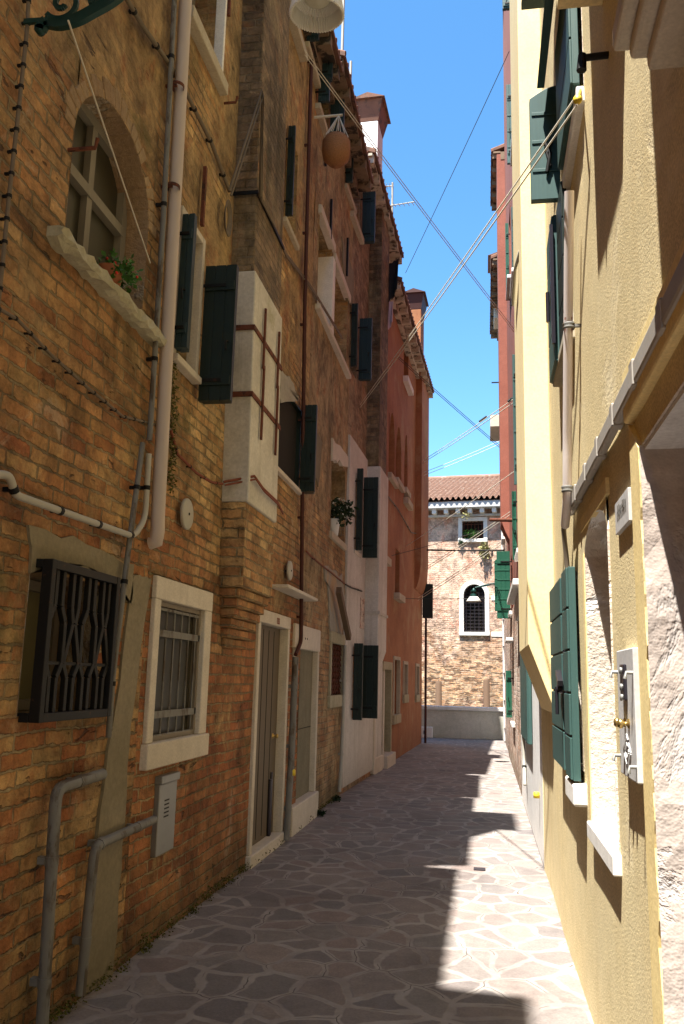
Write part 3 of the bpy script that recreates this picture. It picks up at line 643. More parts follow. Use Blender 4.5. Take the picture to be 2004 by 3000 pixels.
# high pale window with a thin shutter edge
c0 = F.hit(834,560)[0]; c1 = F.hit(868,560)[0]; z0 = F.hit(852,690)[1]; z1 = F.hit(852,400)[1]
w = window(HB, c0, c1, z0, z1, .3, .05, M_stoneW, 0, 0, M_grpl, sill=(.06,.05,.05), sill_mat=M_sill); leaf_out(w, F, c0-.02, z0+.02, z1-.02, .02, .10, .04, M_shutD, False)
# door under the corbel
d0_, d1_, dz0, dz1 = F.quad((768,1790),(848,1808),(815,2475),(700,2568)); dz0 = -.02
HB.hole(d0_+.08, d1_-.07, .10, dz1-.12, .10)
mb = MB(); mb.fbox(F, d0_+.08, d1_-.07, .10, dz1-.12, -.12, -.06)
dr = HB.part(mb, 'door', M_door, bevel=.006)
mb = MB()
for k in range(1, 5): x = d0_+.1+(d1_-d0_-.22)*k/5; mb.fbox(F, x-.004, x+.004, .14, dz1-.16, -.0598, -.0565)
mb.build('board_joint', M_dark, dr)
mb = MB(); mb.lathe(F.P(d1_-.22, 1.02, -.06), [(.028,0),(.026,.006),(.012,.012),(.012,.03),(.024,.04),(.02,.055),(0,.058)], 12, F.n); mb.build('handle', M_brass, dr)
mb = MB(); mb.fbox(F, d0_, d0_+.08, .10, dz1-.12, -.3, .03); mb.fbox(F, d1_-.07, d1_, .10, dz1-.12, -.3, .03); mb.fbox(F, d0_, d1_, dz1-.12, dz1, -.3, .034); mb.build('door_frame', M_stone, dr, bevel=.008)
mb = MB(); mb.fbox(F, d0_-.02, d1_+.02, -.02, .10, -.36, .05); mb.build('threshold', M_stone, dr, bevel=.012)
mb = MB(); text_mesh(mb, '133', .085, F.P(d0_+.62, dz1-.10, .037), F.t, (0,0,1)); mb.build('house_number', M_redl, dr)
mb = MB(); mb.tube([F.P(d1_-.3, .1, -.05), F.P(d1_-.3, .62, -.05)], .022, 8); mb.tube([F.P(d1_-.24, .1, -.055), F.P(d1_-.24, .68, -.055)], .018, 8)
tag(mb.build('pipe_stub', M_steelD), 'pair of dark pipe stubs standing inside the doorway numbered 133', 'pipe')
# little slab above the door
s_, z_ = F.hit(845,1742); mb = MB(); mb.fbox(F, F.hit(795,1740)[0], F.hit(888,1770)[0], z_-.005, z_+.03, -.05, .17); HB.part(mb, 'door_slab', M_stone, bevel=.01)

# flue on the wall
mb = MB(); ft = [F.hit(674,772), F.hit(651,1464)]
pr = .21; aN = (ft[0][0]+ft[1][0])/2-.02; aF = F.hit(816,1250,pr)[0]
zw1 = F.hit(738,772,pr)[1]; zw0 = F.hit(745,1482,pr)[1]
lean = .05
def flue(mb, z0, z1, a0, a1, d, sh0=0., sh1=0.): mb.hexa([F.P(a0+sh0,z0,-.05),F.P(a1+sh0,z0,-.05),F.P(a1+sh0,z0,d),F.P(a0+sh0,z0,d),F.P(a0+sh1,z1,-.05),F.P(a1+sh1,z1,-.05),F.P(a1+sh1,z1,d),F.P(a0+sh1,z1,d)])
sh = lambda z: -(z-4.4)*lean
mb = MB(); flue(mb, zw0, zw1, aN, aF, pr, sh(zw0), sh(zw1)); fl = HB.part(mb, 'flue', M_whiteF, bevel=.012)
mb = MB(); flue(mb, zw1+.002, 11.4, aN+.015, aF-.015, pr-.015, sh(zw1), sh(8.6)); mb.build('flue_shaft', M_flue, fl, bevel=.015)
mb = MB(); zc = F.hit(745,1730,pr)[1]; flue(mb, zc, zw0-.002, aN+.01, aF-.01, pr-.02, sh(zc), sh(zw0))
for i in range(7):                                            # corbelled courses stepping back to the wall
    h = .075; k = pr-.02-(i+1)*.026; flue(mb, zc-(i+1)*h, zc-i*h-.003, aN+.03+i*.02, aF-.03-i*.03, k, sh(zc), sh(zc))
mb.build('corbel', M_brickB, fl, bevel=.01)
zA = F.hit(742,957,pr)[1]; zB = F.hit(742,1160,pr)[1]
for z, zz in ((zA, .25), (zB, .30)):
    mb = MB(); a_, b_ = aN+sh(z), aF+sh(z); mb.fbox(F, a_-.012, a_-.001, z-.022, z+.022, -.03, pr+.012); mb.fbox(F, a_, b_+.005, z-.022, z+.022, pr+.001, pr+.012)
    for k in (.28, .8):
        a_ = aN+sh(z)+(aF-aN)*k; mb.fbox(F, a_-.013, a_+.013, z-zz, z+zz*1.1, pr+.0115, pr+.030)
    mb.build('iron_strap', M_rust, fl, bevel=.003)
zE = F.hit(760,572,pr)[1]; mb = MB(); mb.fbox(F, aN+sh(zE)-.012, aN+sh(zE)+.003, zE-.015, zE+.015, -.03, pr+.004); mb.fbox(F, aN+sh(zE), aF+sh(zE), zE-.015, zE+.015, pr-.012, pr+.004)
mb.build('iron_strap', M_iron, fl)

# ---- house C
c0, c1, z0_, z1_ = F.quad((880,1850),(938,1870),(916,2398),(845,2465)); zl = F.hit(905,1872)[1]
c0 = F.hit(850,2200)[0]; c1 = F.hit(922,2200)[0]; zl = F.hit(900,1905)[1]
HC.hole(c0+.06, c1-.07, .28, zl, .10)
mb = MB(); mb.fbox(F, c0+.06, c1-.07, .28, zl, -.12, -.045); dr = HC.part(mb, 'door', M_doorG)
mb = MB(); mb.fbox(F, c0+.065, c1-.075, 1.02, 1.028, -.0449, -.042); mb.build('seam', M_dark, dr)
mb = MB(); mb.fbox(F, c1-.07, c1, .28, zl+.005, -.18, .025); mb.fbox(F, c0-.04, c0+.06, .28, zl+.005, -.18, .02); mb.fbox(F, c0-.06, c1+.02, zl, zl+.26, -.18, .03); mb.build('door_frame', M_stone, dr, bevel=.01)
mb = MB(); mb.fbox(F, c0-.05, c1+.02, -.02, .28, -.2, .06); mb.build('threshold', M_stone, dr, bevel=.012)
for k in (0, 1): mb = MB(); mb.lathe(F.P(c0+.45+k*.1, zl+.12, .03), [(.013,0),(.011,.004),(0,.005)], 8, F.n); mb.build('bolt_hole', M_rubber, dr)
# window with a rusty grille
e0, e1, ez0, ez1 = F.quad((968,1882),(1006,1892),(998,2035),(966,2037))
w = window(HC, e0, e1, ez0, ez1, .2, .04, M_wood, 1, 0, M_dark)
mb = MB(); mb.fbox(F, e0-.12, e1+.1, ez1+.001, ez1+.15, -.05, .03); mb.fbox(F, e0-.13, e1+.08, ez0-.16, ez0-.001, -.05, .04); mb.fbox(F, e0-.08, e0, ez0, ez1, -.05, .025); mb.fbox(F, e1, e1+.07, ez0, ez1, -.05, .025); mb.build('surround', M_stoneO, w, bevel=.01)
mb = MB()
for i in range(7): s_ = e0+(e1-e0)*(i+.5)/7; mb.tube([F.P(s_,ez0,-.03), F.P(s_,ez1,-.03)], .009, 6)
for i in range(9):
    z = ez0+(ez1-ez0)*(i+.5)/9; mb.tube([F.P(e0+(e1-e0)*k/14, z+(.03 if k%2 else -.03), -.02) for k in range(15)], .008, 6)
mb.build('grille', M_rust, w)
# window with the white flower pot
e0, e1, ez0, ez1 = F.quad((974,1345),(1012,1365),(1006,1590),(966,1560))
w = window(HC, e0, e1, ez0, ez1, .3, .05, M_woodC, 0, 0, M_grpl, sill=(.09,.05,.04), sill_mat=M_sill)
mb = MB(); q = [F.hit(*p) for p in ((970,1285),(992,1310),(1016,1340),(1016,1372),(990,1352),(970,1350))]; rough_quad(mb, F, q, .006, .02, 12, 3, .03); HC.part(mb, 'render_patch', M_stone)
PLANT_C = (F, e0+.16, ez0)
# large twin window high up
e0 = F.hit(930,820)[0]; e1 = F.hit(1016,960)[0]; z0 = F.hit(970,995)[1]; z1 = F.hit(945,655)[1]; em = F.hit(972,850)[0]
for a_, b_, zt in ((e0, em-.09, z1), (em+.09, e1, F.hit(1000,830)[1])):
    w = window(HC, a_, b_, z0, zt, .3, .06, M_stone, 0, 0, M_grpl)
    mb = MB(); mb.fbox(F, a_-.05, b_+.1, zt+.001, zt+.12, -.05, .04); mb.build('lintel', M_stone, w, bevel=.01)
mb = MB(); mb.fbox(F, em-.088, em+.088, z0, F.hit(1000,830)[1], -.25, .03); HC.part(mb, 'mullion', M_stoneW, bevel=.01)
mb = MB(); mb.fbox(F, e0-.12, e1+.12, z0-.07, z0-.002, -.06, .07); HC.part(mb, 'sill', M_stone, bevel=.01)
# iron ties
for k, (p, q) in enumerate((((961,552),(978,728)), ((1014,682),(1021,822)), ((950,430),(958,500)))):
    mb = MB(); A, B = F.W(*p,.03), F.W(*q,.03); B = Vector((A.x, (A.y+B.y)/2, B.z)); A = Vector((A.x, B.y, A.z)); mb.bar(A, B, .035, .03)
    mb.build('iron_tie', M_iron, HC.root)
for k, (p, q) in enumerate((((602,490),(628,720)), ((672,0),(675,60)))):
    mb = MB(); A, B = F.W(*p,.03), F.W(*q,.03); mb.bar(A, Vector((A.x,A.y,B.z)), .03, .025); mb.build('iron_tie', M_rust, HB.root)
# top floor windows of house B and C, under the eaves
s0 = F.hit(880,150)[0]; z0 = F.hit(880,175)[1]
w = window(HB, s0-.75, s0-.05, z0+.05, z0+1.1, .25, .05, M_woodC, 1, 0, M_glass, sill=(.10,.05,.09), sill_mat=M_sill)
def upwin(H, F, px, py0, py1, wid, sm, far=True, near=True, ext=.22, mat=None):
    s_, zt = F.hit(px, py0); z0 = F.hit(px, py1)[1]
    w = window(H, s_-wid/2, s_+wid/2, z0, zt, .25, .05, M_woodC, 1, 0, M_glass, sill=(.08,.06,.07), sill_mat=sm)
    if near: leaf_out(w, F, s_-wid/2-.03, z0+.02, zt-.02, .03, ext*.8, .045, mat or M_shutB, False)
    if far: leaf_out(w, F, s_+wid/2+.03, z0+.02, zt-.02, .03, ext, .045, mat or M_shutB)
    return w
upwin(HC, F, 912, 60, 200, .6, M_sill); upwin(HC, F, 948, 190, 385, .75, M_sill)
# plaster remains on C
for k, q in enumerate((((945,1660),(1000,1690),(1008,1760),(1000,1860),(965,1850),(960,1740)), ((1000,700),(1035,800),(1030,900),(1008,860)), ((915,1240),(940,1290),(930,1420),(905,1380)))):
    mb = MB(); rough_quad(mb, F, [F.hit(*p) for p in q], .005, .012, 20+k, 5, .05); HC.part(mb, 'render_patch', M_grpl if k == 0 else M_cem)

# ---- house D (second facade line)
F = L2
upwin(HD, F, 1024, 400, 590, .65, M_sill, False, True, .18)
s_, zt = F.hit(1040,520); z0 = F.hit(1050,690)[1]
w = window(HD, F.hit(1028,600)[0], F.hit(1052,640)[0], z0, zt, .25, .05, M_stoneW, 0, 0, M_grpl, sill=(.10,.10,.08), sill_mat=M_sill)
leaf_out(w, F, F.hit(1056,640)[0], z0-.05, zt+.05, .03, .25, .05, M_shutB)
z0 = F.hit(1040,1105)[1]; zt = F.hit(1040,920)[1]
w = window(HD, F.hit(1026,1000)[0], F.hit(1045,1000)[0], z0, zt, .25, .05, M_woodC, 0, 0, M_dark)
leaf_out(w, F, F.hit(1026,1000)[0]-.03, z0, zt, .02, .12, .05, M_shutD, False); leaf_out(w, F, F.hit(1047,1000)[0], z0, zt+.02, .03, .24, .05, M_shutB)
# white plastered ground floor as a skin
ztop = F.hit(1045,1310)[1]; sA = .02; sB = 3.52
holesD = []
# windows of the white part: holes run through skin and wall
y0, y1 = F.hit(1034,1500)[0], F.hit(1052,1500)[0]; za, zb = F.hit(1045,1620)[1], F.hit(1045,1395)[1]
w = window(HD, y0, y1, za, zb, .2, .05, M_woodC, 0, 0, M_dark, sill=(.06,.03,.05), sill_mat=M_stone); holesD.append((y0,y1,za,zb))
leaf_out(w, F, y0-.03, za-.02, zb+.05, .06, .16, .05, M_shutD, False); leaf_out(w, F, y1+.05, za-.05, zb+.05, .06, .30, .05, M_shutD)
y0, y1 = F.hit(1026,2000)[0], F.hit(1046,2000)[0]; za, zb = F.hit(1038,2105)[1], F.hit(1038,1893)[1]
w = window(HD, y0, y1, za, zb, .2, .05, M_woodC, 0, 0, M_curt, surround=.08, sur_mat=M_stone); holesD.append((y0,y1,za,zb))
mb = MB()
for k in range(4): z = za+(zb-za)*(k+.5)/4; mb.tube([F.P(y0,z,-.03),F.P(y1,z,-.03)], .010, 6)
mb.tube([F.P((y0+y1)/2,za,-.035),F.P((y0+y1)/2,zb,-.035)], .010, 6); mb.build('grille', M_iron, w)
leaf_out(w, F, y0-.06, za, zb+.03, .06, .20, .05, M_shutD, False); leaf_out(w, F, y1+.07, za, zb+.03, .06, .32, .05, M_shutD)
cuts = sorted({sA, sB, *[x for h in holesD for x in h[:2]]}); zc = sorted({.09, ztop, *[x for h in holesD for x in h[2:]]})
skin = MB()
for i in range(len(cuts)-1):
    for j in range(len(zc)-1):
        a_, z_ = (cuts[i]+cuts[i+1])/2, (zc[j]+zc[j+1])/2
        if any(h[0] < a_ < h[1] and h[2] < z_ < h[3] for h in holesD): continue
        skin.fbox(F, cuts[i], cuts[i+1], zc[j], zc[j+1], -.03, .035)
HD.part(skin, 'plaster_skin', M_white)
# boxed white flue
fp = .26; fa = F.hit(1066,1600)[0]; fb = F.hit(1122,1600,fp)[0]; fz1 = F.hit(1102,1344,fp)[1]; fz0 = F.hit(1108,1905,fp)[1]; fzb = F.hit(1083,2020)[1]
if fb < fa+.5: fb = fa+.9
mb = MB(); mb.prism([F.P(fa,fz1,-.05), F.P(fa,fzb,-.05), F.P(fa,fzb,.04), F.P(fa,fz0,fp), F.P(fa,fz1,fp)], F.t*(fb-fa)); fl = HD.part(mb, 'flue', M_white, bevel=.015)
zm = F.hit(1085,1802)[1]; mb = MB(); mb.fbox(F, fa-.02, fb+.02, zm-.04, zm+.005, .02, fp+.022); mb.build('moulding', M_whiteF, fl)
mb = MB(); mb.fbox(F, fa+.02, fb-.02, fz1+.001, 9.78, -.05, fp-.04); mb.build('flue_shaft', M_flue, fl, bevel=.012)
mb = MB(); zz = F.hit(1060,1800)[1]; mb.fbox(F, F.hit(1048,1800)[0], F.hit(1060,1800)[0], zz-.24, zz+.24, .036, .045); HD.part(mb, 'painted_niche', M_brickR)
# door beside the flue
f0, f1 = F.hit(1088,2200)[0], F.hit(1114,2200)[0]; zl = F.hit(1100,2000)[1]
HD.hole(f0+.06, f1-.06, .26, zl, .25); mb = MB(); mb.fbox(F, f0+.06, f1-.06, .26, zl, -.27, -.21); dr = HD.part(mb, 'door', M_wood)
mb = MB(); mb.fbox(F, f0-.06, f0+.06, .02, zl+.2, -.2, .06); mb.fbox(F, f1-.06, f1+.06, .02, zl+.2, -.2, .06); mb.build('door_frame', M_stone, dr, bevel=.008)
mb = MB(); mb.fbox(F, f0+.062, f1-.062, -.02, .26, -.25, .058); mb.build('threshold', M_stone, dr, bevel=.01)

# ---- house E
g0, g1 = F.hit(1121,2100)[0], F.hit(1141,2100)[0]; zl = F.hit(1130,1962)[1]
HE.hole(g0, g1, .22, zl, .3); mb = MB(); mb.fbox(F, g0, g1, .22, zl, -.32, -.24); dr = HE.part(mb, 'door', M_shutD)
mb = MB(); mb.fbox(F, g0-.14, g0, .2, zl+.15, -.2, .03); mb.fbox(F, g1, g1+.14, .2, zl+.15, -.2, .03); mb.fbox(F, g0, g1, zl, zl+.15, -.2, .03); mb.build('door_frame', M_stoneO, dr, bevel=.008)
mb = MB(); mb.fbox(F, g0-.1, g1+.1, -.02, .22, -.25, .12); mb.build('step', M_stone, dr, bevel=.01)
for px0, px1, py0, py1 in ((1152,1168,1932,2095), (1181,1191,1946,2035), (1217,1225,1952,2035)):
    pm = (py0+py1)/2; w = window(HE, F.hit(px0,pm)[0], F.hit(px1,pm)[0], F.hit(px0,py1)[1], F.hit(px0,py0)[1], .22, .06, M_wood, 1, 0, M_dark if px0 > 1160 else M_woodC, sill=(.18,.1,.05), sill_mat=M_stoneO, surround=.07, sur_mat=M_sill)
for px0, px1, py0, py1 in ((1140,1157,1190,1388), (1160,1176,1232,1402), (1185,1194,1262,1430)):
    pm = (py0+py1)/2; w = window(HE, F.hit(px0,pm)[0], F.hit(px1,pm)[0], F.hit(px0,py1)[1], F.hit(px0,py0)[1], .25, .08, M_wood, 1, 1, M_dark if px0 > 1140 else M_curt, sill=(.12,.1,.08), sill_mat=M_sill, arch=.9)
for px0, px1, py0, py1, sm in ((1184,1196,1000,1108,M_stoneW), (1184,1194,1430,1460,M_sill), (1158,1170,1605,1738,M_sill), (1120,1127,1530,1630,M_sill)):
    pm = (py0+py1)/2; w = window(HE, F.hit(px0,pm)[0], F.hit(px1,pm)[0], F.hit(px0,py1)[1], F.hit(px0,py0)[1], .18, .05, M_wood, 1, 0, M_dark, sill=(.14,.15,.12), sill_mat=sm)
# rounded projecting upper storey at the far end
e0 = F.hit(1215,1600)[0]; e1 = 10.40; zb = F.hit(1230,1740)[1]
mb = MB(); pf = [(-.05,9.3),(.16,9.3),(.16,zb+.9)]+[(.16*math.cos(t*math.pi/16), zb+.9-.9*math.sin(t*math.pi/16)) for t in range(1,9)]+[(-.05,zb)]
mb.prism([F.P(e0,z,d) for d,z in pf], F.t*(e1-e0)); HE.part(mb, 'projecting_storey', M_redpl)
w = MB(); s_ = 10.36; z0 = F.hit(1230,1808)[1]; z1 = F.hit(1230,1706)[1]
w.fbox(F, 10.25, 10.30, z0, z1, .03, .30); HE.part(w, 'shutter', M_shutD, bevel=.004)

HA.wall(reveal_mat=M_archpl); HB.wall(); HC.wall(); HD.wall(); HE.wall()
HA.roof(8.5, .3); HB.roof(9.0, .3); HC.roof(9.25, .32); HD.roof(9.8, .34, eave_mat=M_eaveL); HE.roof(9.32, .3, eave_mat=M_eaveL)
# chimneys on the roofs
def chimney(H, F, s0, s1, d0, d1, z0, z1, capw, mat, capm, slope=0.):
    mb = MB(); mb.fbox(F, s0, s1, z0, z1, d0, d1); c = H.part(mb, 'chimney', mat, bevel=.02)
    mb = MB(); m = (d0+d1)/2; k = (d1-d0)/2; e = capw
    lo, hi = z1+.002, z1+.42
    mb.hexa([F.P(s0,lo,d0),F.P(s1,lo,d0),F.P(s1,lo,d1),F.P(s0,lo,d1),F.P(s0-e,hi,d0-e),F.P(s1+e,hi,d0-e),F.P(s1+e,hi,d1+e),F.P(s0-e,hi,d1+e)])
    mb.prism([F.P(s0-e-.05,hi+.002,d0-e-.05),F.P(s0-e-.05,hi+.002,d1+e+.05),F.P(s0-e-.05,hi+.12,m)], F.t*(s1-s0+2*e+.1)); mb.build('chimney_cap', capm, c)
    return c
def sighted(H, s0, s1, px0, px1, pyc, capw, mat, capm, zb):
    Y = H.F.P(s0,0,0).y; x0, x1 = at_y(px0,pyc,Y).x, at_y(px1,pyc,Y).x; xw = H.F.P(s0,0,0).x
    return chimney(H, H.F, s0, s1, x0-xw, x1-xw, zb, at_y(px1,pyc,Y).z, capw, mat, capm)
sighted(HD, 2.5, 3.1, 1048, 1108, 352, .09, M_whiteR, M_tileD, 9.6)
sighted(HE, 8.6, 9.3, 1190, 1234, 905, .07, M_redpl, M_redpipe, 9.2)
chimney(HA, L1, -.8, .85, -.5, .16, 8.1, 10.7, .12, M_stone, M_tileD)  # unseen chimney, added to throw its shadow on the near paving
chimney(HB, L1, 6.0, 6.85, -.3, .12, 11.3, 11.6, .14, M_stone, M_tileD)  # unseen head on the flue shaft, added to cast a shadow tooth on the ground
# ================================================================== RIGHT SIDE
HY = House('yellow_house', R1, -30, 8.05, 11.0, M_yel, 'yellow stuccoed house nearest on the right, with a cream projecting flue and green shutters')
HR = House('red_house', R2, 8.06, 17.5, 17.6, M_redR, 'tall brick red house on the right, green shutters over a white ground floor')
HQ = House('red_house', R2, 17.51, 19.8, 13.3, M_redR, 'narrow red house on the right whose tall flue ends in a sloping foot')
HP = House('brick_house', R2, 19.81, 24.6, 11.9, M_brickR, 'pale crumbling brick house at the far end on the right, beside the canal')
F = R1
# ---- rough stone doorway nearest the camera
js = 2.74; zl = F.hit(1888,1300)[1]
HY.hole(1.35, js, .0, zl, .5)
mb = MB(); mb.fbox(F, 1.35, js, .02, zl, -.52, -.44); dr = HY.part(mb, 'door', M_door)
mb = MB(); n = 26
vs = []; cols = 6                                             # crumbling far jamb, a broken surface facing the camera
for i in range(n+1):
    for k in range(cols+1):
        z = zl*i/n; d = .012-.45*k/cols; a = js-.012-.022*abs(mnoise.noise(Vector((z*3, d*5, 1))))-.005*mnoise.noise(Vector((z*16, d*20, 4)))
        vs.append(F.P(a, z, d))
mb.add(vs, [(i*(cols+1)+k, i*(cols+1)+k+1, (i+1)*(cols+1)+k+1, (i+1)*(cols+1)+k) for i in range(n) for k in range(cols)])
mb.build('door_jamb', M_rough, dr)
mb = MB(); mb.fbox(F, 1.3, js-.001, zl-.012, zl+.002, -.46, -.004); mb.build('door_soffit', M_whiteR, dr)
mb = MB()                                                     # plaster margin beside the opening, broken along its edge
pts = [(js+.16, zl+.12), (js+.16, .0)]+[(js+random.uniform(-.006,.012)+.02*mnoise.noise(Vector((i*.3,1,2))), zl*i/60) for i in range(61)]
mb.fprism(F, pts, -.02, .013); HY.part(mb, 'plaster_margin', M_yelb)
mb = MB(); mb.fbox(F, .9, js+.16, zl+.122, zl+.30, -.02, .03); HY.part(mb, 'plaster_lintel', M_yelb, bevel=.01)
# ---- blind window niche
n0, n1 = F.hit(1797,2000)[0], F.hit(1727,2000)[0]; zt = F.hit(1767,1471)[1]; zb = F.hit(1775,2452)[1]
HY.hole(n0, n1, zb, zt, .26, .14)
mb = MB(); vs = []; A, B = 12, 26
for i in range(B+1):
    for k in range(A+1):
        z = zb+(zt-zb)*i/B; a = n0+(n1-n0)*k/A; vs.append(F.P(a, z, -.17+.05*mnoise.noise(Vector((a*4,z*3,2)))+.03*mnoise.noise(Vector((a*12,z*11,5)))))
mb.add(vs, [(i*(A+1)+k, i*(A+1)+k+1, (i+1)*(A+1)+k+1, (i+1)*(A+1)+k) for i in range(B) for k in range(A)]); nw = HY.part(mb, 'blind_window', M_niche)
zs = F.hit(1775,2300)[1]
mb = MB(); mb.fbox(F, n0+.002, n1-.002, zb, zs, -.25, -.10); mb.build('ledge', M_marble, nw, bevel=.008)
mb = MB(); mb.fbox(F, n0-.03, n1+.02, zb-.075, zb-.001, -.1, .03); mb.build('sill', M_stoneW, nw, bevel=.006)
mb = MB(); mb.fbox(F, n1+.006, n1+.085, zb, zt-.12, -.012, .010); mb.fbox(F, n0-.05, n1+.085, zt+.001, zt+.07, -.012, .010); mb.build('plaster_margin', M_yelb, nw)
# ---- pair of closed shutters
def pairs(px, py, d=.06): return F.hit(px, py, d)
s0, s1, s2 = 4.66, 4.94, 5.85; z0 = 1.11; z1 = 2.21
w = window(HY, s0+.05, s2-.08, z0+.05, z1-.03, .2, .06, M_woodC, 1, 0, M_dark)
leaf_flat(w, F, s0, s1, z0, z1, .02, .05, M_shutG, 5); leaf_flat(w, F, s1+.10, s2, z0+.01, z1-.01, .02, .05, M_shutG, 5)
mb = MB(); zc = F.hit(1655,1985,.1)[1]
mb.bar(F.P(s1+.05,z0+.05,.06), F.P(s1+.05,z0+.75,.06), .014, .012, F.n); mb.bar(F.P(s1-.02,zc-.03,.09), F.P(s1+.16,zc+.03,.085), .03, .03); mb.lathe(F.P(s1+.10,zc-.06,.07), [(.026,0),(.022,.03),(0,.035)], 10, F.n); mb.tube([F.P(s1+.1,zc-.05,.1),F.P(s1+.1,zc-.2,.1)], .010, 6)
mb.build('shutter_bolt', M_steelD, w)
mb = MB(); k = F.hit(1685,2305)[0]; mb.fbox(F, s0-.04, s0+.40, z0-.12, z0-.012, -.02, .065); mb.build('sill', M_stoneW, w, bevel=.012)
# ---- lower green shutters high by the flue, with their stone sill
s0 = F.hit(1650,1000,.06)[0]; s2 = F.hit(1612,900,.06)[0]; z0 = F.hit(1630,1070,.06)[1]; z1 = F.hit(1625,610,.06)[1]
w = window(HY, s0+.05, s2-.05, z0+.04, z1-.04, .2, .06, M_woodC, 1, 0, M_dark, sill=(.06,.06,.055), sill_mat=M_sill)
sm = s0+(s2-s0)*.45
leaf_flat(w, F, sm+.02, s2, z0, z1, .03, .045, M_shutG, 4); leaf_flat(w, F, s0, sm-.02, z0+.02, z1, .02, .03, M_shutD, 4)
mb = MB(); mb.bar(F.P(sm,z0+.1,.08), F.P(sm,z1-.08,.08), .022, .02, F.n); mb.tube([F.P(sm,z0+(z1-z0)*k,.11) for k in (.25,.45)], .012, 6); mb.build('shutter_bolt', M_steelD, w)
# ---- upper window: leaves propped at different angles
s0 = F.hit(1712,200)[0]; s2 = F.hit(1648,420)[0]; z0 = F.hit(1680,440)[1]
w = window(HY, s0+.02, s2-.06, z0, z0+1.5, .2, .06, M_shutG, 1, 1, M_glass, sill=(.09,.0,.04), sill_mat=M_stoneW)
xo = at_y(1553, 430, s2); xi = at_y(1642, 420, s2); do = .5-xo.x; di = max(.02, .5-xi.x)
zA = at_y(1560, 592, s2).z; zB = at_y(1600, 260, s2).z
leaf_out(w, F, s2, zA, zB, di, do, .05, M_shutG, False, 3, arch=.08)
mb = MB(); zz = (zA*.65+zB*.35); mb.tube([F.P(s2-.04,zz+.10,di+.09), F.P(s2-.05,zz+.02,di+.06), F.P(s2-.04,zz-.10,di+.08)], .012, 6); mb.tube([F.P(s2-.04,zz+.10,di+.05), F.P(s2-.05,zz+.02,di+.08), F.P(s2-.04,zz-.06,di+.06)], .010, 6); mb.build('shutter_catch', M_iron, w)
leaf_flat(w, F, s0+.03, s2-.34, z0+.02, zB-.02, .02, .045, M_shutG, 3)
mb = MB(); P = [F.W(1690,215,.05), F.W(1640,130,.05)]            # upper leaf pushed outwards on its stay
zq0 = zB-.07; zq1 = zq0+.85
mb.hexa([F.P(s0+.02,zq0,.11),F.P(s2-.1,zq0,.11),F.P(s2-.1,zq0,.155),F.P(s0+.02,zq0,.155),F.P(s0+.02,zq1,.01),F.P(s2-.1,zq1,.01),F.P(s2-.1,zq1,.055),F.P(s0+.02,zq1,.055)])
mb.build('shutter', M_shutG, w, bevel=.004)
mb = MB(); mb.bar(F.P(s0+.3,zq0+.28,.15), F.P(s0+.15,zq0-.02,.03), .022, .02); mb.build('shutter_stay', M_steel, w)
zf = at_y(1532, 30, s2+.3).z
mb = MB(); mb.fbox(F, s0, s2+.3, zf, zf+.045, .03, .5-at_y(1527, 30, s2+.3).x); mb.build('awning_leaf', M_shutG, w, bevel=.004)
# ---- stone window sill at the upper right, over the doorway
S = 1.98; zb = at_y(1900, 212, S).z; po = .5-at_y(1806, 190, S).x
mb = MB()
mb.fbox(F, -.2, S, zb, zb+.05, -.1, po*.55); mb.fbox(F, -.2, S+.02, zb+.051, zb+.10, -.1, po*.78); mb.fbox(F, -.2, S+.05, zb+.101, zb+.17, -.1, po)
sl = HY.part(mb, 'balcony_sill', M_stone, bevel=.012)
# open shutters of the window above that sill
HY.hole(.3, 1.75, zb+.2, zb+1.9, .25); mb = MB(); mb.fbox(F, .3, 1.75, zb+.2, zb+1.9, -.27, -.2); w = HY.part(mb, 'window', M_dark)
leaf_out(w, F, 1.82, zb+.2, zb+1.9, .02, .24, .05, M_shutG)
# unseen bay added higher up, to cast a long upright shadow strip down the wall
mb = MB(); mb.fbox(F, 2.5, 3.2, 4.36, 10.8, -.05, .18); HY.part(mb, 'added_shadow_bay', M_yels, bevel=.008)
# ---- projecting cream flue (leaf-shaped profile at the foot)
b0 = F.hit(1618,1600)[0]
pr = .5-at_y(1548, 1890, b0).x; b1 = 8.02
zs0 = at_y(1548, 1888, b0).z; zs1 = F.hit(1622,2092)[1]
mb = MB(); mb.prism([F.P(b0,11.6,-.05),F.P(b0,zs1,-.05),F.P(b0,zs1,.0),F.P(b0,zs0,pr),F.P(b0,11.6,pr)], F.t*(b1-b0)); fl = HY.part(mb, 'flue', M_yels, bevel=.008)
HY.wall(.006, step=.4, reveal_mat=M_niche)
HY.roof(10.95, .22, mat=M_tile)
# ---- low wall stretch beyond the flue, with a door
F = R2
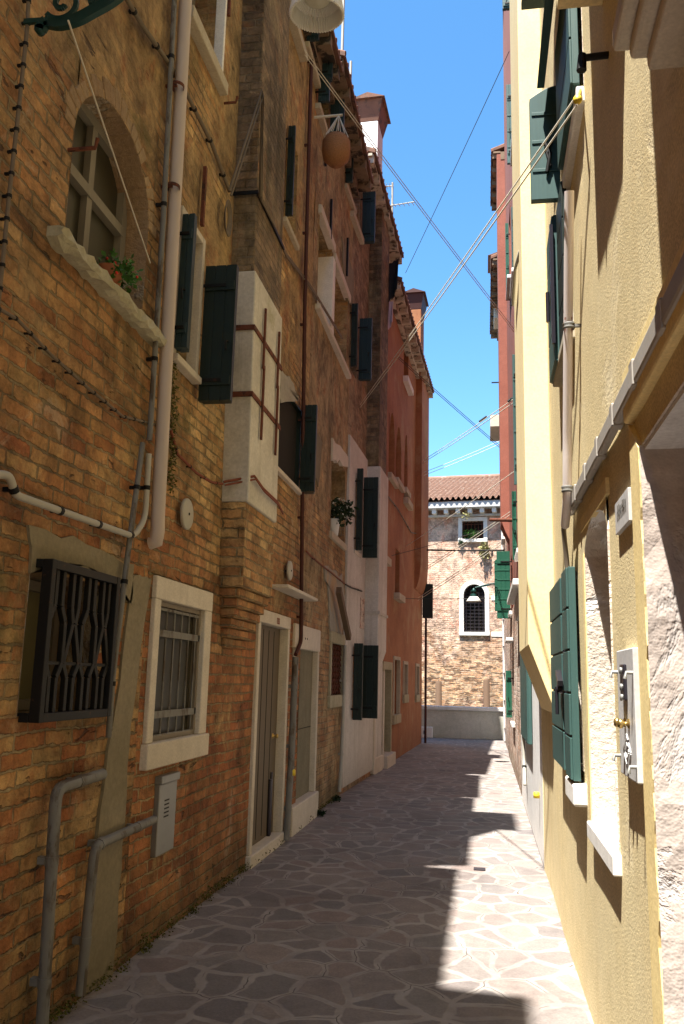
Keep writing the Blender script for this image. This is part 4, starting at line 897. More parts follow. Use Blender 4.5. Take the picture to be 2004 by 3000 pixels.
# ---- red house
def panel_y(w, px0, py0, px1, py1, Y, mat, th=.05, name='shutter', planks=0, arch=0.):
    x0, x1 = at_y(px0,(py0+py1)/2,Y).x, at_y(px1,(py0+py1)/2,Y).x; zt, zb = at_y((px0+px1)/2,py0,Y).z, at_y((px0+px1)/2,py1,Y).z
    return leaf_out(w, R2, Y, zb, zt, max(.01, .53-x1), .53-x0, th, mat, False, planks, arch, name)
def win_at(H, Y, zb, zt, wd=.8): return window(H, Y-wd-.05, Y-.05, zb, zt, .2, .06, M_woodC, 1, 0, M_glass, sill=(.07,.08,.08), sill_mat=M_stoneW)
for px0, py0, px1, py1, Y in ((1471,-60,1496,28,10.2), (1484,250,1501,480,12.2), (1481,655,1499,875,15.4), (1499,608,1509,868,13.2), (1503,1040,1516,1420,11.2), (1500,1440,1514,1640,12.9)):
    zt, zb = at_y((px0+px1)/2,py0,Y).z, at_y((px0+px1)/2,py1,Y).z
    w = win_at(HR, Y, zb+.04, zt-.04); panel_y(w, px0, py0, px1, py1, Y, M_shutV if Y in (15.4, 12.9) else M_shutG, planks=4)
# white ground floor with closed green shutters
mb = MB(); zg = at_y(1545,1860,9.).z; holes = [(9.6,11.2,1.0,2.05)]
cuts = [8.07, 9.6, 11.2, 12.6]; zc = [.02, 1.0, 2.05, 2.45]
for i in range(3):
    for j in range(3):
        if i == 1 and j == 1: continue
        mb.fbox(F, cuts[i], cuts[i+1], zc[j], zc[j+1], -.03, .03)
HR.part(mb, 'plaster_skin', M_whiteR)
w = window(HR, 9.6, 11.2, 1.0, 2.05, .2, .06, M_woodC, 1, 0, M_dark)
leaf_flat(w, F, 9.55, 10.38, .95, 2.1, .036, .05, M_shutG, 1); leaf_flat(w, F, 10.42, 11.25, .95, 2.1, .036, .05, M_shutG, 1)
HR.hole(8.25, 8.95, .02, 1.98, .3); mb = MB(); mb.fbox(F, 8.25, 8.95, .02, 1.98, -.32, -.27); HR.part(mb, 'door', M_door)
mb = MB(); mb.fbox(F, 12.61, 17.45, .02, 2.9, -.03, .02); HR.part(mb, 'brick_skirt', M_brickR)
# door canopy like a white stone shelf, and a thin shelf beyond
A = at_y(1490,1750,12.5); mb = MB(); mb.fbox(F, 10.6, 13.4, A.z-.03, A.z+.05, -.03, .53-A.x); c = HR.part(mb, 'balcony', M_stoneW, bevel=.01)
mb = MB(); mb.fbox(F, 10.8, 12.6, A.z-.33, A.z-.032, -.03, (.53-A.x)*.5); mb.build('bracket', M_marble, c, bevel=.01)
A = at_y(1479,1880,16.4); mb = MB(); mb.fbox(F, 15.4, 16.4, A.z-.03, A.z+.03, -.03, .53-A.x); HR.part(mb, 'shelf', M_stoneW, bevel=.01)
# big open leaf with an arched top, facing down the alley
w = win_at(HR, 16.9, at_y(1470,1800,16.9).z, at_y(1470,1640,16.9).z)
panel_y(w, 1449, 1626, 1484, 1790, 16.9, M_shutV, planks=6, arch=.12); panel_y(w, 1455, 1615, 1495, 1812, 16.75, M_shutV, th=.03, planks=6)
w = win_at(HR, 16.2, .9, 2.2); panel_y(w, 1482, 1965, 1500, 2102, 16.2, M_shutV)
# red flue with a sloping foot
pr = .53-at_y(1466,1400,17.52).x; zb0 = at_y(1478,1532,17.52).z; zb1 = at_y(1498,1585,17.52).z
mb = MB(); mb.prism([F.P(17.52,13.2,-.02),F.P(17.52,zb1,-.02),F.P(17.52,zb1,.0),F.P(17.52,zb0,pr),F.P(17.52,13.2,pr)], F.t*.7); HQ.part(mb, 'flue', M_redR, bevel=.01)
HR.wall(); HR.roof(17.5, .22, mat=M_tileD, eave_mat=M_eave)
# far brick house: stone quoins, iron stays
mb = MB(); X = .53-at_y(1464,1200,24.5).x
for i in range(32): mb.fbox(F, 24.0-(.15 if i%2 else 0), 24.58, .02+i*.36, .02+i*.36+.352, -.03, X)
HP.part(mb, 'quoins', M_stoneW, bevel=.01)
w = win_at(HP, 22.6, 5.2, 6.4); HP.part((lambda m: (m.fbox(F, 21.0, 22.4, 7.9, 8.2, -.02, .34), m)[1])(MB()), 'ledge', M_stone)
for py, px0 in ((928, 1437), (1121, 1440)):
    a = at_y(px0, py, 23.0); mb = MB(); mb.bar(a, Vector((.53, 23.0, a.z)), .03, .03); HP.part(mb, 'iron_stay', M_iron)
HP.wall(); HP.roof(11.8, .30, mat=M_tileD)
mb = MB(); mb.fbox(F, 17.52, 19.78, .02, 3.2, -.03, .02); HQ.part(mb, 'brick_skirt', M_brickR)
HQ.wall(); HQ.roof(13.2, .30, mat=M_tileD)
chimney(HP, R2, 22.6, 23.4, -.2, .20, 11.5, 12.9, .1, M_stone, M_tileD)

# ================================================================== CANAL END
B = BK
BW = House('canal_house', B, -7.5, 8.5, 8.0, M_brickBK, 'weathered pink brick building across the canal, with a barred arched window and tiled roof', z0=-1.0)
F = B
y0 = B.hit(1400,1470)[1]
ze = (B.hit(1245,1497)[1]+B.hit(1465,1474)[1])/2; BW.z1 = ze-.1
a0, a1, q0, q1 = B.quad((1358,1712),(1420,1712),(1422,1852),(1359,1852))
w = window(BW, a0, a1, q0, q1, .3, .05, M_dark, 1, 0, M_dark, surround=.15, sur_mat=M_stoneW, arch=(a1-a0)/2, sill=(.12,.16,.08), sill_mat=M_stoneW)
mb = MB()
for i in range(5): s_ = a0+(a1-a0)*(i+.5)/5; mb.bar(B.P(s_,q0,-.08), B.P(s_,q1-.06,-.08), .022, .022, B.n)
for i in range(14): z = q0+(q1-q0)*(i+.5)/14; mb.bar(B.P(a0+.01,z,-.075), B.P(a1-.01,z,-.075), .018, .018)
mb.build('grille', M_steelD, w)
a0, a1, q0, q1 = B.quad((1354,1527),(1416,1526),(1417,1578),(1354,1580))
w = window(BW, a0, a1, q0, q1, .35, .05, M_dark, 0, 0, M_dark, surround=.14, sur_mat=M_stoneW, sill=(.12,.14,.06), sill_mat=M_stoneW)
mb = MB()
for i in range(6): s_ = a0+(a1-a0)*(i+.5)/6; mb.bar(B.P(s_,q0,-.08), B.P(s_,q1,-.08), .02, .02, B.n)
for i in range(3): z = q0+(q1-q0)*(i+.5)/3; mb.bar(B.P(a0,z,-.075), B.P(a1,z,-.075), .02, .02)
mb.build('grille', M_rust, w)
WINB = (a0, a1, q0)
for px0, px1, py in ((1248,1345,1752), (1440,1485,1752), (1440,1485,1858)): 
    mb = MB(); s_, z = B.hit(px0,py); t_, _z = B.hit(px1,py); mb.fbox(B, s_, t_, z-.08, z+.08, -.02, .02); BW.part(mb, 'string_course', M_stoneW) if px0 > 1300 else None
# bed of corbels under the roof
mb = MB(); mb.fbox(B, -7.5, 8.5, ze-.10, ze+.14, -.05, .42); mb.fbox(B, -7.5, 8.5, ze-.36, ze-.28, -.05, .10); cn = BW.part(mb, 'cornice', M_marble, bevel=.015)
mb = MB(); k = -7.4
while k < 8.4: mb.fbox(B, k, k+.15, ze-.279, ze-.102, -.05, .34); k += .43
mb.build('corbels', M_stoneW, cn, bevel=.01)
mb = MB(); mb.fbox(B, -7.5, 8.5, ze-.10, ze+.1, -.9, -.06); BW.part(mb, 'wall_plate', M_dark)
BW.wall(.01, step=.5)
# tiled roof: rounded rows with stepped laps
rz = B.hit(1360,1402)[1]; dz = 0; run = 6.0
hr = CAM.z+(ray(1360,1402).z/ray(1360,1402).y)*(30.5+run); rise = hr-ze-.15
mb = MB(); per = .20; nc = int(16.4/per); nr = 22; sub = 6
vs = []; W_ = nc*sub+1
for j in range(nr):
    for e in (0, 1):
        t = (j+e)/nr
        for i in range(W_):
            a = -7.7+16.4*i/(W_-1); ph = 2*math.pi*(i/sub); q = math.cos(ph); h = .055*(abs(q)**.7)*(1 if q > 0 else -1)
            jj = random.Random(i//sub*991+j).uniform(-.012,.012)
            vs.append(B.P(a, ze+.20+rise*t+h+(.035 if e == 0 else 0)+jj, .5-(run+.5)*t))
fs = []
for r_ in range(2*nr-1):
    for i in range(W_-1): fs.append((r_*W_+i, r_*W_+i+1, (r_+1)*W_+i+1, (r_+1)*W_+i))
mb.add(vs, fs); rf = BW.part(mb, 'roof', M_tile)
mb = MB(); mb.prism([B.P(-7.7, ze+.141, .45), B.P(-7.7, ze+rise+.08, -run), B.P(-7.7, ze+.141, -2*run)], B.t*16.4); mb.build('roof_deck', M_tileD, rf)
mb = MB(); mb.tube([B.P(-7.7,ze+rise+.19,-run), B.P(8.7,ze+rise+.19,-run)], .14, 10); mb.build('ridge_tiles', M_tile, rf)
# ================================================================== GROUND, CANAL, SKY LIGHT
YE = 25.3
mb = MB(); mb.box(-70,70,-60,27.2,-2.2,-.006); structure(mb.build('ground', M_soil))
mb = MB(); mb.box(-600,600,-300,1500,-2.6,-2.3); structure(mb.build('lagoon_bed', M_soil))
mb = MB(); mb.box(-500,500,27.22,1400,-2.25,-.75); structure(mb.build('canal_water', M_water))
mb = MB()
nx, ny = 10, 90
vs = [(-2.6+4.2*i/nx, -30+(57.15)*j/ny, .004*mnoise.noise(Vector((i*.9,j*.5,3)))) for j in range(ny+1) for i in range(nx+1)]
mb.add(vs, [(j*(nx+1)+i, j*(nx+1)+i+1, (j+1)*(nx+1)+i+1, (j+1)*(nx+1)+i) for j in range(ny) for i in range(nx)]); structure(mb.build('paving', M_pave))
mb = MB(); mb.box(-14,-2.6,22.6,27.15,-.02,-.001); mb.box(1.6,14,24.6,27.15,-.02,-.001); structure(mb.build('quay', M_pave))
# canal parapet
p0 = at_z(1240,2160); zt = at_y(1360,2071,p0.y).z
mb = MB(); mb.box(-9,9,p0.y,p0.y+.3,0,zt-.10); pw = mb.build('parapet_wall', M_concrete, bevel=.01); tag(pw, 'low pale concrete parapet wall closing the alley at the canal', 'wall')
mb = MB(); mb.box(-9,9,p0.y-.05,p0.y+.38,zt-.099,zt); mb.build('coping', M_stoneW, pw, bevel=.012)
a = at_z(1236,2163); mb = MB(); mb.box(a.x-.25,a.x+.28,p0.y-.25,p0.y-.06,0,.30); st = mb.build('stone_block', M_stoneW, bevel=.02); tag(st, 'white stone block with a black mark at the foot of the parapet', 'block')
a = at_y(1245,2148,p0.y-.26); mb = MB(); mb.box(a.x-.04,a.x+.04,p0.y-.256,p0.y-.251,.10,.2); mb.build('painted_mark', M_rubber, st)
for i, (px, py0, lab) in enumerate(((1285,1996,'brown mooring post left of the barred arched window, behind the parapet'), (1425,1990,'brown mooring post right of the barred arched window, behind the parapet'))):
    a = at_y(px,py0,27.9); mb = MB(); mb.tube([(a.x+.02,27.9,-2.2),(a.x,27.9,a.z-.05),(a.x,27.9,a.z)], [.11,.10,.07], 10); tag(mb.build('mooring_post', M_woodP), lab, 'mooring post', 'mooring posts in the canal')

# ================================================================== PIPES AND CABLES, LEFT
wall_line(L1, [(546,-40),(500,800),(462,1520),(462,1560)], .075, .042, 'downpipe', M_pvc, 'wide beige downpipe with rust stains, running down the ochre brick wall', 'downpipe', 0, n=14)
dp = bpy.data.objects['downpipe']
mb = MB(); A, Bp = L1.W(462,1556,.075), L1.W(440,1592,.03); mb.tube([A, A.lerp(Bp,.5)+Vector((.015,0,-.03)), Bp], [.042,.042,.038], 14, False); mb.build('elbow', M_pvc, dp)
mb = MB()
for px, py in ((519,250),(506,545)):
    mb = MB(); c = L1.W(px,py,.075); mb.lathe(c-Vector((0,0,.02)), [(.043,0),(.047,.003),(.047,.022),(.043,.025)], 16); mb.bar(c-Vector((.09,0,0)), c, .02, .015); mb.build('collar', M_rust, dp)
wall_line(L1, [(513,-40),(478,650),(438,1290)], .05, .018, 'slim_pipe', M_grey, 'slim grey pipe running just left of the beige downpipe', 'pipe', 3)
wall_line(L1, [(418,1298),(375,1620),(330,1980),(318,2160)], .045, .017, 'slim_pipe', M_grey, 'thin grey pipe passing the right edge of the black cage grille', 'pipe', 3)
wall_line(L1, [(-30,1388),(28,1392),(44,1450),(220,1512),(392,1572),(425,1520),(432,1400),(436,1330)], .045, .018, 'conduit', M_greyl, 'pale conduit bending along the wall above the cage grille', 'conduit', 5)
wall_line(L1, [(120,3060),(140,2720),(165,2310),(300,2268)], .06, .029, 'waste_pipe', M_grey, 'taller grey waste pipe at the lower left, bent over below the cage grille', 'pipe', 3, 'grey waste pipes at the foot of the wall', clip_mat=M_grey, clip_r=1.55)
wall_line(L1, [(236,2915),(256,2700),(278,2478),(450,2402)], .06, .027, 'waste_pipe', M_grey, 'shorter grey waste pipe at the lower left, running to the steel meter box', 'pipe', 3, 'grey waste pipes at the foot of the wall', clip_mat=M_grey, clip_r=1.55)
wall_line(L1, [(85,-30),(80,80),(55,320),(28,560),(5,800),(-20,1020)], .03, .010, 'clipped_cable', M_wireB, 'upright clipped cable at the left edge, by the green lamp bracket', 'cable', 16, sag=.004, n=6, clip_r=1.8)
wall_line(L1, [(-30,890),(50,935),(150,1040),(250,1130),(360,1220),(440,1240),(500,1258)], .03, .008, 'clipped_cable', M_wireB, 'thin clipped cable sloping across the brick below the arched window', 'cable', 16, sag=.004, n=6, clip_r=1.9)
wall_line(L1, [(500,1258),(520,1330),(575,1385),(618,1412),(652,1418)], .03, .010, 'rusty_cable', M_cabR, 'rust red cable running from the downpipe to the foot of the white flue', 'cable', 4, sag=.004, n=6)
fpts = [L1.W(655,1412,.03), L1.P(6.30,3.13,.235), L1.W(770,1430,.235), L1.W(812,1470,.235), L1.W(826,1498,.06)]
mb = MB(); mb.tube(fpts, .011, 6); mb.tube([p+Vector((0.012,0,-.025)) for p in fpts], .008, 6); tag(mb.build('rusty_cable', M_cabR), 'rust red twin cable looped round the foot of the white flue', 'cable')
wall_line(L1, [(355,-30),(420,80),(470,150),(520,225),(560,300),(620,420),(672,560)], .03, .016, 'cable_bundle', M_wireB, 'bundle of old cables sloping across the brick above the shuttered window', 'cable', 6, sag=.008, n=6)
fp2 = [L1.W(672,560,.04), L1.P(6.0,6.3,.235), L1.W(762,575,.235), L1.W(800,650,.2), L1.W(835,740,.03), L1.W(905,830,.03), L1.W(1000,985,.03)]
mb = MB(); mb.tube(fp2, .014, 6); mb.tube([p+Vector((.012,.01,-.035)) for p in fp2], .010, 6); tag(mb.build('cable_bundle', M_wireB), 'twin cables carried round the sooty flue towards the maroon pipe', 'cable')
mb = MB(); c = L1.W(663,640,.04)
for k in range(7): mb.tube([c+Vector((.01*k*.3, (.05+.006*k)*math.cos(t*math.pi/8), (.10+.008*k)*math.sin(t*math.pi/8))) for t in range(17)], .005, 5, False)
tag(mb.build('cable_coil', M_wireB), 'coil of spare cable hung beside the sooty flue', 'cable coil')
wall_line(L1, [(916,60),(905,420),(893,900),(886,1400),(882,1880),(866,1918)], .05, .022, 'downpipe', M_redpipe, 'narrow maroon downpipe between the tan and the brown brick houses', 'downpipe', 7, clip_mat=M_redpipe, clip_r=1.5)
wall_line(L1, [(866,1925),(852,2250),(838,2462)], .07, .034, 'gas_pipe', M_grey, 'grey gas pipe standing between the two left doors', 'pipe', 3, clip_mat=M_grey, clip_r=1.5)
c = L1.W(857,2272,.09); mb = MB(); mb.lathe(c, [(0,0),(.03,.0),(.03,.05),(.02,.06),(0,.06)], 10); cp = tag(mb.build('valve_cap', M_yellow), 'small yellow valve cap on the gas pipe by the grey door', 'valve')
wall_line(L1, [(897,1615),(935,1650),(985,1690),(1012,1712)], .03, .010, 'rusty_cable', M_cabR, 'thin rusty cable crossing the brown brick above the rusty window grille', 'cable', 3, sag=.004, n=6)
wall_line(L2, [(1012,1712),(1030,1722),(1060,1732)], .05, .012, 'dark_cable', M_wireD, 'dark cable running across the white plaster to the white flue', 'cable', 2, sag=.004, n=6)
wall_line(L2, [(1012,1890),(1006,2080),(1000,2225),(994,2320)], .06, .026, 'drain_pipe', M_greyl, 'pale grey pipe at the near edge of the white plastered wall', 'pipe', 2, clip_mat=M_greyl)
wall_line(L2, [(1119,720),(1119,1200),(1122,1760)], .03, .018, 'slim_pipe', M_redpipe, 'thin dark red pipe on the joint before the terracotta house', 'pipe', 3)
wall_line(L2, [(1137,1455),(1165,1490),(1205,1560),(1238,1566)], .03, .014, 'clipped_cable', M_wireB, 'brown cable sloping over the terracotta plaster below the pointed windows', 'cable', 3, sag=.003, n=6)
mb = MB(); A = L2.P(10.47,0,.10); t_ = at_y(1241,1150,A.y); mb.tube([(A.x,A.y,.0),(A.x,A.y,9.3)], .032, 10); tag(mb.build('downpipe', M_redpipe), 'dark maroon downpipe on the far corner of the terracotta house', 'downpipe')
mb = MB()
for k in range(26): leaves(mb, L1.W(random.uniform(503,516)-k*.5, 1010+k*17, .012), .035, 34, .022, 60+k, 1.6)
tag(mb.build('moss_streak', M_green_moss), 'streak of green moss on the brick beside the beige downpipe', 'moss', None, 'stuff')
# timber hanging over the rusty window
mb = MB(); A, Bp = L1.W(992,1728,.12), L2.W(1022,1868,.14); mb.bar(A, Bp, .10, .07, (1,0,0)); tag(mb.build('timber_beam', M_wood, bevel=.006), 'slanting brown timber fixed over the rusty window grille', 'beam')
disc_lid(L1, 549, 1506, .105, 'round grey tie plate right of the beige downpipe'); disc_lid(L1, 850, 1672, .10, 'round grey tie plate above the doorway numbered 133')
for px, py, L_, lab in ((200,440,.14,'small rusty hook left of the arched window'), (655,303,.10,'small black hook under the upper sill left of the sooty flue')):
    c = L1.W(px,py,.0); mb = MB(); mb.tube([c-Vector((.04,0,0)), c+Vector((L_,0,0)), c+Vector((L_+.01,0,.05))], .011, 7); tag(mb.build('wall_hook', M_rust), lab, 'hook')
# steel meter box
a0, a1, z0, z1 = L1.quad((455,2275),(508,2258),(492,2480),(440,2518))
mb = MB(); mb.fbox(L1, a0, a1, z0, z1-.05, -.02, .035); mt = tag(mb.build('meter_box', M_steel, bevel=.006), 'scuffed steel meter box with slots under the white framed window', 'meter box')
mb = MB(); mb.fbox(L1, a0-.008, a1+.008, z1-.049, z1, -.02, .05); mb.build('lid', M_steel, mt, bevel=.006)
mb = MB(); am = (a0+a1)/2
for k in range(5): z = z0+(z1-z0)*.46+k*.024; mb.fbox(L1, am-.06, am+.02, z, z+.009, .0352, .0365)
for k in range(4): None
mb.build('slots', M_rubber, mt)

# ================================================================== RIGHT: FITTINGS
F = R1
wall_line(F, [(1668,560),(1665,905),(1662,1300),(1662,1470),(1655,1540)], .06, .024, 'downpipe', M_wpipe, 'flaking white downpipe beside the cream flue of the yellow house', 'downpipe', 0, n=12)
wp = bpy.data.objects['downpipe.003'] if 'downpipe.003' in bpy.data.objects else None
for px, py in ((1666,955),(1662,1432)):
    mb = MB(); c = F.W(px,py,.06); mb.lathe(c-Vector((0,0,.02)), [(.025,0),(.031,.003),(.031,.012),(.027,.018),(.031,.024),(.031,.033),(.025,.036)], 14); mb.bar(c, c+Vector((.07,0,0)), .015, .015); mb.build('collar', M_grey, wp)
P0 = F.hit(1655,1512,.05); P1 = F.hit(2010,680,.05)
mb = MB(); zt = (P0[1]+P1[1])/2; n = 9; q = (P0[0]-.9)/n
for i in range(n):
    s_, e_ = P0[0]-q*(i+1)+.01, P0[0]-q*i-.01; j = random.uniform(-.002,.002); mb.fbox(F, s_, e_, zt-.042+j, zt+.036+j, .004, .04)
tr = tag(mb.build('cable_trunking', M_tray, bevel=.012), 'long dusty grey cable trunking along the yellow wall', 'trunking')
for i in range(1, n): s_ = P0[0]-q*i; mb = MB(); mb.fbox(F, s_-.03, s_+.03, zt-.047, zt+.040, .002, .044); mb.build('joint', M_tray, tr, bevel=.005)
mb = MB(); mb.tube([F.P(P0[0],zt,.05), F.P(P0[0]+.10,zt-.10,.05), F.P(P0[0]+.12,zt-.35,.03)], .014, 6); mb.build('cable_tail', M_wireB, tr)
# intercom slab
a0, a1, z0, z1 = F.quad((1801,1912),(1850,1893),(1871,2292),(1824,2274), d=.03)
mb = MB(); mb.fbox(F, a0, a1, z0, z1, -.02, .03); ic = tag(mb.build('bell_panel', M_marble, bevel=.004), 'upright grey marble bell panel with a dark intercom and two brass bell pulls', 'bell panel')
am = (a0+a1)/2; h = z1-z0
mb = MB(); mb.fbox(F, am-.045, am+.035, z0+h*.60, z0+h*.88, .0302, .042); sp = mb.build('intercom', M_steelD, ic, bevel=.004)
mb = MB()
for k in (.62, .70, .83): mb.lathe(F.P(am-.005, z0+h*k, .042), [(.012,0),(.012,.006),(0,.008)], 10, F.n)
mb.build('button', M_steel, sp)
for k in (-.05, .03):
    mb = MB(); mb.lathe(F.P(am+k, z0+h*.42, .03), [(.018,0),(.016,.004),(.007,.008),(.007,.016),(.015,.022),(.017,.030),(.010,.037),(0,.038)], 14, F.n); mb.build('bell_pull', M_brass, ic)
mb = MB(); dc = z0+h*.20
for q in ([(am-.07,dc),(am,dc+h*.13),(am+.07,dc),(am,dc-h*.13),(am-.07,dc)], [(am-.035,dc),(am,dc+h*.065),(am+.035,dc),(am,dc-h*.065),(am-.035,dc)]): flatbar(mb, F, q, .008, .0302, .034)
mb.build('carved_lozenge', M_marble, ic)
for a_, z_ in ((a0+.012,z1-.08),(a1-.012,z1-.075),(a0+.012,z0+.05),(a1-.012,z0+.06)): mb = MB(); mb.tube([F.P(a_,z_,.0),F.P(a_,z_,.05),F.P(a_,z_-.02,.055)], .007, 6); mb.build('clip', M_steel, ic)
a0, a1, z0, z1 = F.quad((1790,1478),(1828,1433),(1834,1521),(1797,1568), d=.02)
mb = MB(); mb.fbox(F, a0, a1, z0, z1, -.01, .009); pl = tag(mb.build('wall_plaque', M_marble, bevel=.002), 'small white plaque with faded lettering between the niche and the stone doorway', 'plaque')
mb = MB(); r = random.Random(4)
for i in range(3):
    s_ = a0+.05
    while s_ < a1-.06:
        wd = r.uniform(.008,.02); mb.fbox(F, s_, s_+wd, z0+(z1-z0)*(.36+.13*i), z0+(z1-z0)*(.36+.13*i)+r.uniform(.012,.028), .0092, .0096); s_ += wd+r.uniform(.006,.012)
mb.build('faded_lettering', M_grey, pl)
s_, z_ = F.hit(1783,162); c = F.W(1783,160,.0); mb = MB(); mb.tube([c+Vector((.03,0,0)), F.W(1783,160,.0)+Vector((-.10,.0,-.005))], .014, 8); mb.tube([c+Vector((-.10,0,.01)), c+Vector((-.105,0,-.06))], [.016,.02], 8); tag(mb.build('iron_peg', M_iron), 'black iron peg on the yellow wall beside the stone window sill', 'peg')
# pulley for the washing line
P_R = F.W(1692,292,.06)
mb = MB(); mb.lathe(P_R, [(0,-.008),(.020,-.008),(.014,0),(.020,.008),(0,.008)], 16, (.2,.9,.3)); mb.tube([P_R, F.W(1704,250,.0)], .006, 6); tag(mb.build('line_pulley', M_yellow), 'yellow washing line pulley hooked to the wall below the upper green shutters', 'pulley')
c = F.hit(1520,600); mb = MB(); e = .5-at_y(1545,600,6.9).x; mb.tube([F.P(6.84,F.hit(1600,580)[1]+.02,.02), F.P(6.82,5.28,.10), F.P(6.83,5.18,.18), F.P(7.0,5.10,.215), F.P(7.6,5.05,.215)], .014, 7); tag(mb.build('grey_cable', M_greyl), 'pale cable looping round the cream flue below the upper green shutter', 'cable')
wall_line(R2, [(1532,2070),(1535,2230),(1538,2300)], .06, .02, 'gas_pipe', M_greyl, 'pale pipe with a yellow valve on the white ground floor at right', 'pipe', 2)
mb = MB(); mb.lathe(R2.W(1572,2338,.06), [(0,0),(.03,0),(.03,.05),(0,.06)], 10); tag(mb.build('valve_cap', M_yellow), 'small yellow valve cap on the right wall beyond the yellow house', 'valve')
# drain grate
a = at_z(1405,2546,.006); mb = MB(); mb.box(a.x-.05,a.x+.05,a.y-.05,a.y+.05,.002,.010); tag(mb.build('drain_grate', M_steelD), 'small square drain grate in the sunlit paving', 'drain')

# ================================================================== LAMPS
LZ = 3.0; lc = at_y(928,44,LZ)                                 # bracket lamp near the camera, white fluted shade
lamp = thing('street_lamp', (-2.0, LZ, lc.z-.1), 'old street lamp on a green scrolled bracket, white fluted shade against the sky', 'street lamp')
def scroll(mb, c, r0, r1, t0, t1, w, h, n=26):
    P = []
    for i in range(n+1):
        k = i/n; t = t0+(t1-t0)*k; r = r0+(r1-r0)*k; P.append(Vector((c[0]+r*math.cos(t), LZ, c[1]+r*math.sin(t))))
    for p, q in zip(P, P[1:]): mb.bar(p, q+(q-p)*.15, w, h, (0,1,0))
b0 = at_y(140,92,LZ); b1 = at_y(320,2,LZ); bm = at_y(215,78,LZ)
mb = MB()
P = [at_y(x,y,LZ) for x,y in ((118,88),(135,66),(175,70),(225,58),(275,32),(330,0),(400,-55),(520,-130),(700,-170),(860,-165))]
Q = []
for p, q, r, s in zip([P[0]]+P[:-2], P[:-1], P[1:], P[2:]+[P[-1]]):
    for k in range(5):
        t = k/5; Q.append(.5*((2*q)+(r-p)*t+(2*p-5*q+4*r-s)*t*t+(3*q-p-3*r+s)*t**3))
Q.append(P[-1])
for p, q in zip(Q, Q[1:]): mb.bar(p, q+(q-p)*.2, .05, .028, (0,1,0))
mb.lathe(P[0]+Vector((0,-.014,0)), [(0,0),(.022,0),(.022,.028),(0,.028)], 14, (0,1,0))
sc_ = at_y(185,10,LZ); scroll(mb, (sc_.x,sc_.z), .085, .015, -2.6, 5.5, .022, .014); scroll(mb, (at_y(260,-20,LZ).x,at_y(260,-20,LZ).z), .05, .012, -1.5, 6., .02, .012)
top = P[-1]
mb.bar(Vector((-2.03,LZ,top.z+.05)), top+Vector((0,0,.05)), .028, .028); mb.bar(Vector((-1.98,LZ,at_y(110,60,LZ).z)), P[1]+Vector((0,0,.01)), .022, .016, (0,1,0))
mb.build('bracket', M_lampG, lamp)
mb = MB(); mb.tube([Vector((lc.x,LZ,top.z+.05)), Vector((lc.x,LZ,lc.z+.2))], .012, 8); mb.lathe(Vector((lc.x,LZ,lc.z+.13)), [(.055,0),(.05,.05),(.03,.09),(.012,.11)], 16); mb.build('lamp_cap', M_lampG, lamp)
mb = MB(); R_ = .108; ax = _n((.02,-.10,1)); c0 = Vector((lc.x,LZ,lc.z))
mb.lathe(c0, [(.066,.094),(.072,.090),(.096,.06),(R_-.004,.0),(R_,-.004),(R_+.004,.0),(.100,.062),(.078,.098),(.05,.115)], 120, ax, False, lambda k: 1+(.03 if k%2 else -.03)); mb.build('shade', M_lampW, lamp)
mb = MB(); mb.lathe(c0, [(.065,.094),(.058,.07),(.04,.055),(0,.05)], 24, ax); mb.build('lamp_glass', M_glassF, lamp)
# far lamp on a rod from the right
Y = 17.2; c = at_y(1388,1738,Y); e = at_y(1386,1716,Y)
lamp = thing('street_lamp', (c.x, Y, c.z-.2), 'small green street lamp with a white shade hung before the barred arched window', 'street lamp')
mb = MB(); mb.tube([at_y(1450,1708,Y), at_y(1420,1714,Y), at_y(1392,1722,Y)], .014, 6); mb.bar(at_y(1392,1722,Y), Vector((.55,Y,at_y(1450,1708,Y).z+.03)), .018, .018); mb.build('bracket', M_lampG, lamp)
mb = MB(); t_ = at_y(1388,1722,Y).z; bz = at_y(1388,1748,Y).z; cx = at_y(1388,1735,Y).x
mb.lathe((cx,Y,bz), [(.07,0),(.062,.05),(.05,.09),(.075,.10),(.03,.14),(.03,t_-bz-.02),(0,t_-bz)], 14); mb.build('lamp_cap', M_lampG, lamp)
mb = MB(); mb.lathe((cx,Y,bz-.1), [(.15,0),(.155,.005),(.08,.098),(.0,.1)], 20); mb.build('shade', M_lampW, lamp)

# ================================================================== LINES ACROSS THE ALLEY
def line(p, q, r, mat, label, name='washing_line', sag=.02, gap=0., extra=None, cat='washing line'):
    p, q = Vector(p), Vector(q); mb = MB(); n = 14
    for k in ((-.5,.5) if gap else (0,)):
        o = Vector((0,0,gap*k)); mb.tube([p+(q-p)*(i/n)+o-Vector((0,0,sag*4*(i/n)*(1-i/n))) for i in range(n+1)], r, 5)
    o = tag(mb.build(name, mat), label, cat, 'lines strung across the alley')
    return o
D1 = lambda x, y, d=.05: L1.W(x, y, d)
D2 = lambda x, y, d=.05: L2.W(x, y, d)
E2 = lambda x, y, d=.05: R2.W(x, y, d)
line(D1(893,155,.1), at_y(1506,968,13.0), .005, M_wire, 'double washing line falling from the top left sill to the far red house', gap=.05)
line(P_R, D2(1055,1190), .0048, M_wire, 'double pale washing line from the yellow pulley down to the left brick wall', gap=.05)
line(at_y(1492,150,12.), at_y(1188,800,17.0), .006, M_wireD, 'thin line from high on the red house to the red chimney')
line(at_y(1165,1045,17.5), at_y(1466,1310,20.), .007, M_wireD, 'thin double line from the terracotta eaves across the sky to the right', gap=.05)
l5 = line(at_y(1240,1352,21.), at_y(1522,1162,12.4), .007, M_wire, 'double washing line with two dark tighteners, sloping up to the right', gap=.06)
